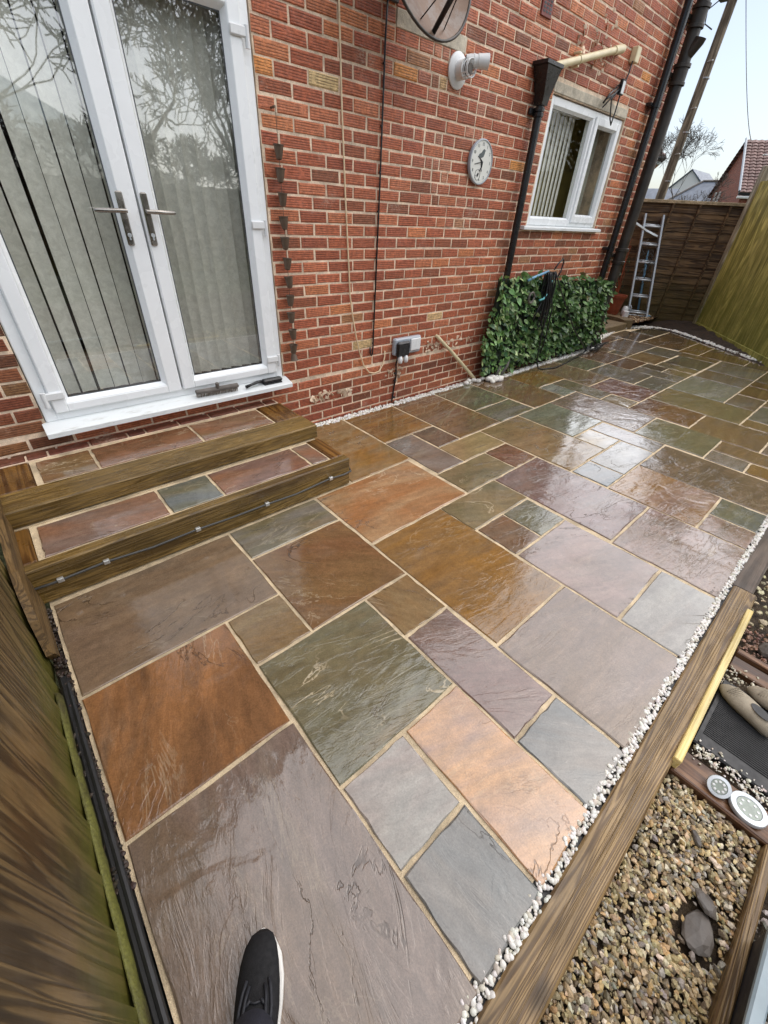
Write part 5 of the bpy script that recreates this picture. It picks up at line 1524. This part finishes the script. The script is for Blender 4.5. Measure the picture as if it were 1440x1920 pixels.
# slippers
def slipper(loc, yaw, scale, label):
    t = thing('slipper', loc, label, 'slipper', 'beige slippers on the mat')
    Ms_ = Matrix.Translation(loc) @ Matrix.Rotation(R(yaw), 4, 'Z') @ Matrix.Scale(scale, 4)
    rings = []
    for s_, w_, h_ in [(0, .012, .022), (.015, .03, .040), (.05, .054, .055), (.10, .062, .064), (.15, .058, .070), (.20, .050, .066), (.25, .044, .060), (.27, .026, .04)]:
        rings.append([Ms_ @ Vector((s_, w_ * math.cos(a), max(0, h_ * (.42 + .58 * math.sin(a))) if math.sin(a) > -.72 else 0)) for a in [k * math.pi / 8 for k in range(16)]])
    mb = MB(); mb.loft(rings); mb.build('upper', 'suede', t, True)
    mb = MB()
    for k in range(9):
        s_ = .05 + k * .009
        mb.tube([Ms_ @ Vector((s_ + .012 * math.cos(a) * 0, .047 * math.cos(a), .062 * (.42 + .58 * math.sin(a)) + .001)) for a in [.5 + j * .35 for j in range(7)]], .0016, 4)
    mb.build('rib', 'suede', t, True)
    mb = MB(); mb.lathe([(.0005, 0), (.032, 0)], 16, Ms_ @ Matrix.Translation((.185, 0, .0715)) @ Matrix.Diagonal((1.5, .8, 1, 1)), None, False); mb.build('opening_shade', 'ink', t)  # flat dark disc painted as the shade inside the slipper
slipper((-.115, -3.205, -.041), -116, .82, 'beige ribbed slipper pointing at the sleeper on the black rubber mat')
slipper((-.035, -3.285, -.041), -100, .8, 'second beige slipper farther right at the photo edge')
# pale metal rail at the lower right
ml = thing('metal_trough', (-1.2, -3.6, 0), 'pale grey metal rimmed trough at the lower right corner', 'trough')
mb = MB(); mb.box((-2.3, -3.516, .085), (-.94, -3.484, .105), .005); mb.build('rim', 'pale_grey', ml)
mb = MB(); mb.loft([[(x, -3.514, .086), (x, -3.492, .086), (x, -3.512, -.06), (x, -3.516, -.06)] for x in (-2.3, -.96)]); mb.box((-.965, -4.1, -.06), (-.945, -3.517, .085)); mb.build('side', 'shoe_dark', ml)

# ------------------------------------------------------------------ the photographer's foot
pe = thing('person', (-2.1, -2.8, 0), 'person standing at the bottom edge, one foot in a black trainer and dark trousers', 'person')
toe = Vector((-1.964, -2.618, 0)); dr = Vector((-.552, -.836, 0)).normalized(); lf = Vector((-dr.y, dr.x, 0))
def foot_ring(s_, wl, wr, zb, zt, n=20, flat=.35):
    c = toe + dr * s_
    out = []
    for k in range(n):
        a = 2 * math.pi * k / n
        ca, sa = math.cos(a), math.sin(a)
        z = zb + (zt - zb) * (.5 + .5 * sa) if sa > 0 else zb + (zt - zb) * .5 * (1 + max(-1, sa * 1.8))
        w_ = (wr if ca > 0 else wl) * 1.08
        out.append(c + lf * (w_ * ca) + Vector((0, 0, z)))
    return out
mb = MB()
mb.loft([foot_ring(s_, a, b, .014, h) for s_, a, b, h in [(.004, .010, .010, .030), (.014, .026, .024, .044), (.035, .038, .034, .053), (.065, .045, .041, .058), (.10, .048, .046, .064), (.14, .047, .048, .076), (.175, .044, .046, .092), (.20, .041, .043, .106), (.235, .038, .039, .112), (.275, .034, .034, .10), (.295, .02, .02, .07)]])
up_ = mb.build('trainer', 'shoe', pe, True)
mb = MB()
def sole_ring(z, g):
    st = [(.0, .0), (.006, .016), (.02, .031), (.05, .043), (.09, .0505), (.13, .050), (.17, .046), (.21, .042), (.25, .039), (.285, .030), (.302, .012)]
    return [toe + dr * (s_ + .004 - g) + lf * (w_ * 1.06 + g - (.006 if s_ < .045 else 0)) + Vector((0, 0, z)) for s_, w_ in st] + [toe + dr * (s_ + .004 - g) - lf * (w_ * 1.06 + g - (.006 if s_ < .045 else .003)) + Vector((0, 0, z)) for s_, w_ in st[::-1]]
mb.loft([sole_ring(.001, .0), sole_ring(.010, .0035), sole_ring(.024, .0030), sole_ring(.027, .0)])
mb.build('sole', 'sole', up_, 40)
mb = MB()                                              # lace stays, tongue
for sgn in (-1, 1):
    for s_, w0, w1, z0, z1 in [(.128, .012, .024, .076, .072), (.150, .013, .026, .086, .082), (.172, .013, .026, .096, .092)]:
        a = toe + dr * s_ + lf * sgn * w0 + Vector((0, 0, z0)); b = toe + dr * (s_ + .012) + lf * sgn * w1 + Vector((0, 0, z1))
        mb.tube([a, (a + b) / 2 + Vector((0, 0, .002)), b], .0035, 6)
for s_, z in [(.13, .0745), (.15, .084), (.17, .094), (.188, .103)]:
    mb.tube([toe + dr * s_ + lf * -.02 + Vector((0, 0, z - .003)), toe + dr * (s_ + .004) + Vector((0, 0, z + .003)), toe + dr * s_ + lf * .02 + Vector((0, 0, z - .003))], .0028, 5)
for sgn in (-1, 1):
    mb.tube([toe + dr * s_ + lf * sgn * w_ + Vector((0, 0, z)) for s_, w_, z in [(.095, .026, .060), (.115, .032, .064), (.14, .036, .069), (.165, .036, .078)]], .0042, 6)
    mb.tube([toe + dr * s_ + lf * sgn * w_ + Vector((0, 0, z)) for s_, w_, z in [(.105, .018, .066), (.125, .023, .073), (.15, .025, .083), (.17, .025, .093)]], .0038, 6)
mb.build('laces', 'shoe_dark', up_, True)
mb = MB()                                              # curved white mark on the left side
crv = [(.150, .030), (.175, .034), (.20, .040), (.225, .052), (.24, .064), (.232, .054), (.215, .038), (.195, .028), (.17, .024)]
side_ = [toe + dr * s_ - lf * (.0495 - .10 * max(0, s_ - .15) + .0) + Vector((0, 0, z)) for s_, z in crv]
mb.add([p - lf * .002 for p in side_], [tuple(range(len(side_)))])
mb.build('side_mark', 'sole', up_)
mb = MB()
def leg_ring(c, r1, r2, n=18):
    return [Vector(c) + dr * (r1 * math.cos(2 * math.pi * k / n)) + lf * (r2 * math.sin(2 * math.pi * k / n)) for k in range(n)]
ak = toe + dr * .212
mb.loft([leg_ring((ak.x, ak.y, .080), .064, .052), leg_ring((ak.x - .001, ak.y - .002, .098), .072, .060), leg_ring((ak.x - .004, ak.y - .012, .13), .060, .052), leg_ring((ak.x - .004, ak.y - .03, .22), .062, .056), leg_ring((ak.x, ak.y - .08, .40), .068, .064),
         leg_ring((ak.x, ak.y - .12, .52), .074, .07), leg_ring((ak.x, ak.y - .20, .72), .085, .08), leg_ring((ak.x + .02, ak.y - .26, .92), .10, .095)])
mb.build('trouser_leg', 'trouser', pe, True)

# ------------------------------------------------------------------ beyond the fence
pl = thing('telegraph_pole', (12.06, 2.42, 0), 'tall wooden telegraph pole leaning across the sky behind the fence', 'telegraph pole')
mb = MB(); mb.tube([(12.06, 2.50, -.2), (12.06, 2.43, 1.9), (12.06, 2.365, 5.45), (12.06, 2.33, 7.6)], [.115, .108, .092, .085], 14); mb.build('pole', 'pole', pl, 40)
for z in (3.0, 3.8, 4.55):
    mb = MB(); mb.tube([(11.97, 2.40, z), (11.95, 2.29, z + .01)], .012, 5); mb.build('step_iron', 'zinc', pl)
for z in (2.5, 3.4, 4.3):
    mb = MB(); mb.lathe([(.112 - z * .0035, z - .012), (.112 - z * .0035, z + .012)], 14, Matrix.Translation((12.06, 2.44 - .0185 * z, 0)), None, False); mb.build('band', 'zinc', pl)
mb = MB(); mb.box((11.98, 2.10, 5.46), (12.14, 2.62, 5.56), .01); mb.tube([(12.06, 2.15, 5.56), (12.06, 2.15, 5.68)], .03, 8); mb.tube([(12.06, 2.56, 5.56), (12.06, 2.56, 5.68)], .03, 8)
mb.tube([(12.0, 2.55, 5.5), (11.95, 2.75, 5.35), (11.97, 2.72, 5.15), (12.0, 2.55, 5.05)], .012, 5); mb.build('bracket', 'pole_black', pl)
for i, (a, b, sag, lab) in enumerate([((12.06, 2.2, 5.6), (46.2, 10.45, 7.15), .2, 'thin wire running from the pole down to the tiled roof'), ((12.06, 2.15, 5.65), (30, -14, 6.2), .3, 'thin wire leaving the pole towards the right edge, the lower one'),
                                      ((12.06, 2.15, 5.68), (22, -18, 8.0), .3, 'thin wire leaving the pole towards the upper right corner')]):
    a, b = Vector(a), Vector(b)
    mb = MB(); mb.tube([a.lerp(b, k / 16) - Vector((0, 0, sag * 4 * (k / 16) * (1 - k / 16))) for k in range(17)], [(.007 + (.0 if i else .018) * k / 16) for k in range(17)], 4)
    tag(mb.build('overhead_wire', 'stone_grey', None, True), lab, 'wire')

def far_house(name, loc, label, cat='house'):
    return thing(name, loc, label, cat)
# brick gable house with a tiled roof
h1 = far_house('gable_house', (46, 8, 0), 'brick gable house with a brown tiled roof at the right edge beyond the fence')
A_ = Vector((46.06, 10.53, 7.14)); L_ = Vector((49.6, 12.6, 4.06)); R_ = Vector((42.9, 8.7, 4.04)); e_ = Vector((.5, -.866, 0))
mb = MB()
LN = 16
pts = [Vector((L_.x, L_.y, -.2)), Vector((R_.x, R_.y, -.2)), R_, A_, L_]
mb.loft([pts, [p + e_ * LN for p in pts]]); mb.build('wall', 'brick_far', h1)
g_ = (R_ - L_).normalized()
for nm, E0 in (('roof', R_), ('roof', L_)):
    mb = MB()
    dn_ = (E0 - A_); nr = dn_.cross(e_).normalized()
    if nr.z < 0: nr = -nr
    rows = 17
    for k in range(rows):
        p0 = A_ + dn_ * (k / rows) * 1.06; p1 = A_ + dn_ * ((k + 1.12) / rows) * 1.06
        for j in range(40):
            q0 = e_ * (-.25 + j * .41); q1 = e_ * (-.25 + j * .41 + .385)
            off = nr * (.05 + .03); off1 = nr * (.14)
            mid = (q0 + q1) / 2
            bump_ = nr * .05
            mb.add([p0 + q0 + off, p0 + mid + off + bump_, p0 + q1 + off, p1 + q0 + off1, p1 + mid + off1 + bump_, p1 + q1 + off1, p1 + q0, p1 + q1], [(0, 1, 4, 3), (1, 2, 5, 4), (3, 4, 5, 7, 6)])
    r_ = mb.build(nm, 'rooftile', h1)
    r_['kind'] = 'stuff'
mb = MB()
mb.tube([A_ - e_ * .28 + Vector((0, 0, .16)), R_ - e_ * .28 + Vector((0, 0, .1)) + (R_ - A_) * .05], .08, 5); mb.build('verge', 'grey_plastic', h1)
mb = MB(); mb.tube([R_ + (R_ - A_) * .06 - e_ * .3, R_ + (R_ - A_) * .06 + e_ * LN], .10, 6); mb.build('gutter', 'ink', h1)
mb = MB(); mb.tube([R_ + (R_ - A_) * .06 - e_ * .3 + Vector((0, 0, -.22)), R_ + (R_ - A_) * .06 + e_ * LN + Vector((0, 0, -.22))], .09, 6); mb.build('fascia', 'render_white', h1)
fn = e_.cross(Vector((0, 0, 1))); fn = fn if fn.dot(CAM - R_) > 0 else -fn
for s_ in (2.1,):
    mb = MB()
    b0 = R_ + e_ * s_ + fn * .02; b1 = b0 + e_ * 1.5
    lo, hi = Vector((0, 0, 2.35 - R_.z)), Vector((0, 0, 3.62 - R_.z))
    t_ = .12
    ez = Vector((0, 0, 1))
    for a, b in ((b0, b0 + e_ * t_), (b1 - e_ * t_, b1), ((b0 + b1) / 2 - e_ * t_ / 2, (b0 + b1) / 2 + e_ * t_ / 2)):
        mb.loft([[a + lo, b + lo, b + lo + fn * .06, a + lo + fn * .06], [a + hi, b + hi, b + hi + fn * .06, a + hi + fn * .06]])
    for z0, z1 in ((lo, lo + ez * t_), (hi - ez * t_, hi)):
        mb.loft([[b0 + z0, b1 + z0, b1 + z0 + fn * .062, b0 + z0 + fn * .062], [b0 + z1, b1 + z1, b1 + z1 + fn * .062, b0 + z1 + fn * .062]])
    wf = mb.build('window', 'render_white', h1)
    mb = MB(); mb.add([b0 + lo + fn * .02, b1 + lo + fn * .02, b1 + hi + fn * .02, b0 + hi + fn * .02], [(0, 1, 2, 3)]); mb.build('pane', 'ink', wf)
gn = -e_
for f_ in (.17, .30):
    mb = MB()
    c0 = L_.lerp(R_, f_) + gn * .03 + Vector((0, 0, -.35))
    for dz in (-.42, .42): mb.loft([[c0 + g_ * sx * .20 + Vector((0, 0, dz - .07)) + gn * q for sx, q in ((-1, 0), (1, 0), (1, .08), (-1, .08))], [c0 + g_ * sx * .20 + Vector((0, 0, dz + .07)) + gn * q for sx, q in ((-1, 0), (1, 0), (1, .08), (-1, .08))]])
    for sx in (-1, 1): mb.loft([[c0 + g_ * (sx * .17 + q1) + Vector((0, 0, -.42)) + gn * q for q1, q in ((-.05, 0), (.05, 0), (.05, .07), (-.05, .07))], [c0 + g_ * (sx * .17 + q1) + Vector((0, 0, .42)) + gn * q for q1, q in ((-.05, 0), (.05, 0), (.05, .07), (-.05, .07))]])
    mb.build('window', 'render_white', h1)
mb = MB()
ap = R_.lerp(A_, .28) + e_ * 1.4 + Vector((0, 0, .3))
mb.tube([ap, ap + Vector((0, 0, 1.0))], .04, 5); mb.tube([ap + Vector((0, 0, .9)) + e_ * -.9, ap + Vector((0, 0, 1.0)) + e_ * 1.6], .035, 5)
for k in range(6): mb.tube([ap + Vector((0, 0, .92)) + e_ * (-.8 + k * .42) + g_ * -.3, ap + Vector((0, 0, .97)) + e_ * (-.8 + k * .42) + g_ * .3], .025, 4)
tag(mb.build('television_aerial', 'zinc', None), 'pale television aerial on the brown tiled roof', 'aerial')
# grey slate hipped house
h2 = far_house('slate_house', (64, 16, 0), 'grey slate hipped roof house between the tiled house and the pole')
mb = MB(); mb.box((60.4, 9, -.2), (68, 20.8, 3.3)); mb.build('wall', 'brick_far', h2)
mb = MB(); mb.add([(60, 21.6, 3.1), (60, 8, 3.1), (68.4, 8, 3.1), (68.4, 21.6, 3.1), (64, 18.4, 5.95), (64, 11, 5.95)], [(0, 1, 5, 4), (1, 2, 5), (2, 3, 4, 5), (3, 0, 4), (0, 3, 2, 1)]); mb.build('roof', 'slate', h2)
mb = MB(); mb.tube([(64, 18.4, 6.0), (64, 11, 6.0)], .12, 5); mb.tube([(60, 21.6, 3.15), (64, 18.4, 6.0)], .12, 5); mb.build('ridge', 'stone_grey', h2)
h3 = far_house('grey_roof_house', (66, 25, 0), 'low grey roofed house showing just right of the telegraph pole')
mb = MB(); mb.box((64.5, 21.9, -.2), (70, 30, 3.6)); mb.build('wall', 'brick_far', h3)
mb = MB(); mb.prism([(63.8, 3.5), (67.2, 5.5), (70.6, 3.5)], 8.6, Matrix(((1, 0, 0, 0), (0, 0, 1, 21.7), (0, 1, 0, 0), (0, 0, 0, 1)))); mb.build('roof', 'slate', h3)
h4 = far_house('white_house', (88, 28, 0), 'distant white gabled house above the slate roof')
mb = MB(); mb.prism([(31.4, -.2), (25.6, -.2), (25.6, 6.6), (28.3, 8.9), (31.4, 6.0)], 8, Matrix(((0, 0, 1, 88), (1, 0, 0, 0), (0, 1, 0, 0), (0, 0, 0, 1)))); mb.build('wall', 'render_white', h4)
mb = MB(); mb.loft([[(87.8, 28.3, 8.95), (87.8, 28.3, 9.1), (87.8, 25.3, 6.7), (87.8, 25.3, 6.5)], [(96, 28.3, 8.95), (96, 28.3, 9.1), (96, 25.3, 6.7), (96, 25.3, 6.5)]]); mb.loft([[(87.8, 28.3, 8.95), (87.8, 28.3, 9.1), (87.8, 31.6, 6.1), (87.8, 31.6, 5.9)], [(96, 28.3, 8.95), (96, 28.3, 9.1), (96, 31.6, 6.1), (96, 31.6, 5.9)]]); mb.build('roof', 'slate', h4)
h5 = far_house('white_tower', (94, 21.7, 0), 'distant pale square tower with a dark framed top', 'tower')
mb = MB(); mb.box((94, 20.9, -.2), (96, 22.5, 9.6)); mb.build('wall', 'render_white', h5)
mb = MB()
mb.box((93.8, 20.6, 9.0), (93.99, 22.8, 9.25)); mb.box((93.8, 20.6, 10.1), (93.99, 22.8, 10.35)); mb.box((93.8, 20.6, 9.25), (93.99, 20.9, 10.1)); mb.box((93.8, 22.5, 9.25), (93.99, 22.8, 10.1)); mb.build('frame', 'slate', h5)
mb = MB(); mb.box((94.0, 20.6, 9.6), (96.2, 22.8, 10.35)); mb.build('lantern', 'render_white', h5)
# neighbouring brick house, left of the pole
h6 = far_house('neighbouring_house', (34, 15, 0), 'neighbouring brick house showing as a strip beside the soil pipe')
mb = MB(); mb.prism([(30.06, 10.4), (40, 15.4), (36, 24), (26, 19)], 4.95, Matrix.Translation((0, 0, -.2))); mb.build('wall', 'brick_far', h6)
mb = MB()
ev = [Vector(v) for v in ((29.9, 9.75, 4.72), (40.6, 15.1, 4.72), (36.2, 24.7, 4.72), (25.4, 19.2, 4.72))]; apx = [Vector((32.2, 14.6, 8.4)), Vector((34.6, 17.0, 8.4))]
for a, b, p0, p1 in ((ev[0], ev[1], apx[0], apx[1]), (ev[3], ev[0], apx[0], apx[0])):
    for k in range(14):
        f0, f1 = k / 14, (k + 1.1) / 14
        q = [a.lerp(p0, f0), b.lerp(p1, f0), b.lerp(p1, f1), a.lerp(p0, f1)]
        up = Vector((0, 0, .16)); lo_ = Vector((0, 0, .03))
        mb.add([q[0] + up, q[1] + up, q[2] + lo_, q[3] + lo_, q[0], q[1]], [(0, 1, 2, 3), (4, 5, 1, 0)])
mb.add([ev[1], ev[2], apx[1]], [(0, 1, 2)]); mb.add([ev[2], ev[3], apx[0], apx[1]], [(0, 1, 2, 3)])
mb.build('roof', 'rooftile', h6)
mb = MB(); mb.tube([ev[3], ev[0], ev[1]], .09, 6); mb.build('gutter', 'ink', h6)
mb = MB(); mb.tube([ev[3] + Vector((.2, .2, -.2)), ev[0] + Vector((.1, .25, -.2)), ev[1] + Vector((-.1, .2, -.2))], .08, 6); mb.build('soffit', 'render_white', h6)

# ------------------------------------------------------------------ bare trees
def bare_tree(base, height, seed, label, spread=.55, levels=6, rad=.13, twig=.004, lean=(0, 0), nchild=(2, 4), group=None, mat='bark'):
    rg = random.Random(seed)
    t = thing('bare_tree', base, label, 'tree', group)
    trunk = MB(); crown = MB()
    cnt = [0]
    def grow(p, d, ln, r, lev):
        if cnt[0] > 9000: return
        pts = [p]; rr = [r]
        nseg = 4 if lev < 3 else 3
        q = p.copy(); dd = d.copy()
        for i in range(nseg):
            dd = (dd + Vector((rg.gauss(0, .10), rg.gauss(0, .10), rg.gauss(.03, .08))) * (1 + lev * .10)).normalized()
            q = q + dd * (ln / nseg); pts.append(q.copy()); rr.append(max(twig, r * (1 - .40 * (i + 1) / nseg)))
        (trunk if lev < 2 else crown).tube(pts, rr, 8 if lev < 2 else (5 if lev < 4 else 3), lev < 2)
        cnt[0] += 1
        if lev >= levels: return
        k = rg.randint(*nchild) + (1 if lev > 2 else 0)
        for j in range(k):
            a = rg.uniform(0, 2 * math.pi); th = rg.uniform(.3, 1.0) * (spread + .10 * lev)
            ax = dd.orthogonal().normalized(); ax.rotate(Matrix.Rotation(a, 3, dd))
            nd = (dd * math.cos(th) + ax * math.sin(th)).normalized()
            start = pts[-1] if (j == 0 or lev == 0 and rg.random() < .6) else pts[rg.randint(2, len(pts) - 1)]
            grow(start.copy(), nd, ln * rg.uniform(.60, .84), max(twig, rr[-1] * rg.uniform(.55, .85)), lev + 1)
    grow(Vector(base), Vector((lean[0], lean[1], 1)).normalized(), height * .30, rad, 0)
    trunk.build('trunk', mat, t, True); crown.build('crown', mat, t, True)
    return t
GT = 'bare trees in the garden mirrored in the door glass'
bare_tree((.75, -9.2, -.1), 7.4, 4, 'bare garden tree mirrored in the right door leaf', .66, 7, .15, .011, (.36, 0), (2, 3), GT)
bare_tree((-1.5, -9.6, -.1), 7.2, 9, 'bare garden tree mirrored in the left door leaf', .66, 7, .13, .011, (.12, 0), (2, 3), GT)
bare_tree((4.6, -10.0, -.1), 7.5, 15, 'bare garden tree farther along mirrored in the door glass', .66, 7, .12, .011, (0, 0), (2, 3), GT)
bare_tree((24.5, 7.1, -.1), 6.6, 23, 'bare tree with fine twigs behind the telegraph pole', .50, 7, .09, .006, (.0, -.12), (2, 3))
# garden fence behind the camera, and a conifer outside the right edge, both seen only as reflections
hf = thing('rear_fence', (2, -10.8, 0), 'brown board fence across the end of the garden behind the camera', 'fence')
mb = MB()
rg = random.Random(40)
for k in range(150):
    x = -9 + k * .15
    mb.box((x, -10.82 + rg.uniform(0, .01), -.1), (x + .146, -10.79, 1.85 + rg.uniform(-.01, .01)))
mb.build('boards', 'fence_dark', hf)
mb = MB(); mb.box((-9, -10.79, 1.3), (13.5, -10.74, 1.39)); mb.box((-9, -10.79, .4), (13.5, -10.74, .49)); mb.build('rail', 'fence_dark', hf)
rg = random.Random(44)
def conifer(x0, y0, h_, r_, n_, label):
    cf = thing('conifer', (x0, y0, 0), label, 'tree', 'conifers beyond the right hand fence')
    mb = MB(); mb.tube([(x0, y0, -.1), (x0, y0, h_ - .3)], [.14, .03], 8); mb.build('trunk', 'bark', cf, True)
    mb = MB()
    for k in range(n_):
        z = .2 + (h_ + .1) * rg.random() ** .9
        rmax = r_ * min(1, (h_ + .5 - z) / 3.4) * (.85 + .3 * math.sin(z * 5 + k % 7))
        a = rg.uniform(0, 6.283); r = rmax * rg.uniform(.35, 1.0)
        c0 = Vector((x0 + r * math.cos(a), y0 + r * math.sin(a), z))
        o_ = Vector((math.cos(a), math.sin(a), rg.uniform(.1, .9))).normalized(); sd_ = o_.cross(Vector((0, 0, 1))).normalized() * rg.uniform(.05, .11)
        mb.add([c0 - sd_, c0 + sd_, c0 + o_ * rg.uniform(.16, .34)], [(0, 1, 2)], None, jitter(lin((38, 52, 34)), .3, rg))
    mb.build('crown', 'conifer', cf, False, True)
conifer(12.6, -1.05, 7.1, 1.25, 5200, 'tallest dark conifer beyond the right hand fence, mirrored in the wet paving')
conifer(11.0, -3.9, 5.4, 1.45, 4200, 'broad conifer mirrored in the left pane of the kitchen window')
conifer(8.6, -5.6, 5.0, 1.45, 4200, 'shorter conifer nearest the camera beyond the right hand fence')
for i, (x, y) in enumerate([(-.6, -10.2), (1.4, -10.3), (3.2, -10.1), (5.4, -10.3), (-2.6, -10.2)]):  # shrubs added out of view to soften the fence line mirrored in the glass
    bare_tree((x, y, -.1), 3.6, 60 + i, 'bare twiggy shrub added to soften the rear garden fence mirrored in the door glass', .8, 6, .05, .010, (0, 0), (3, 3), 'added bare shrubs along the rear fence')
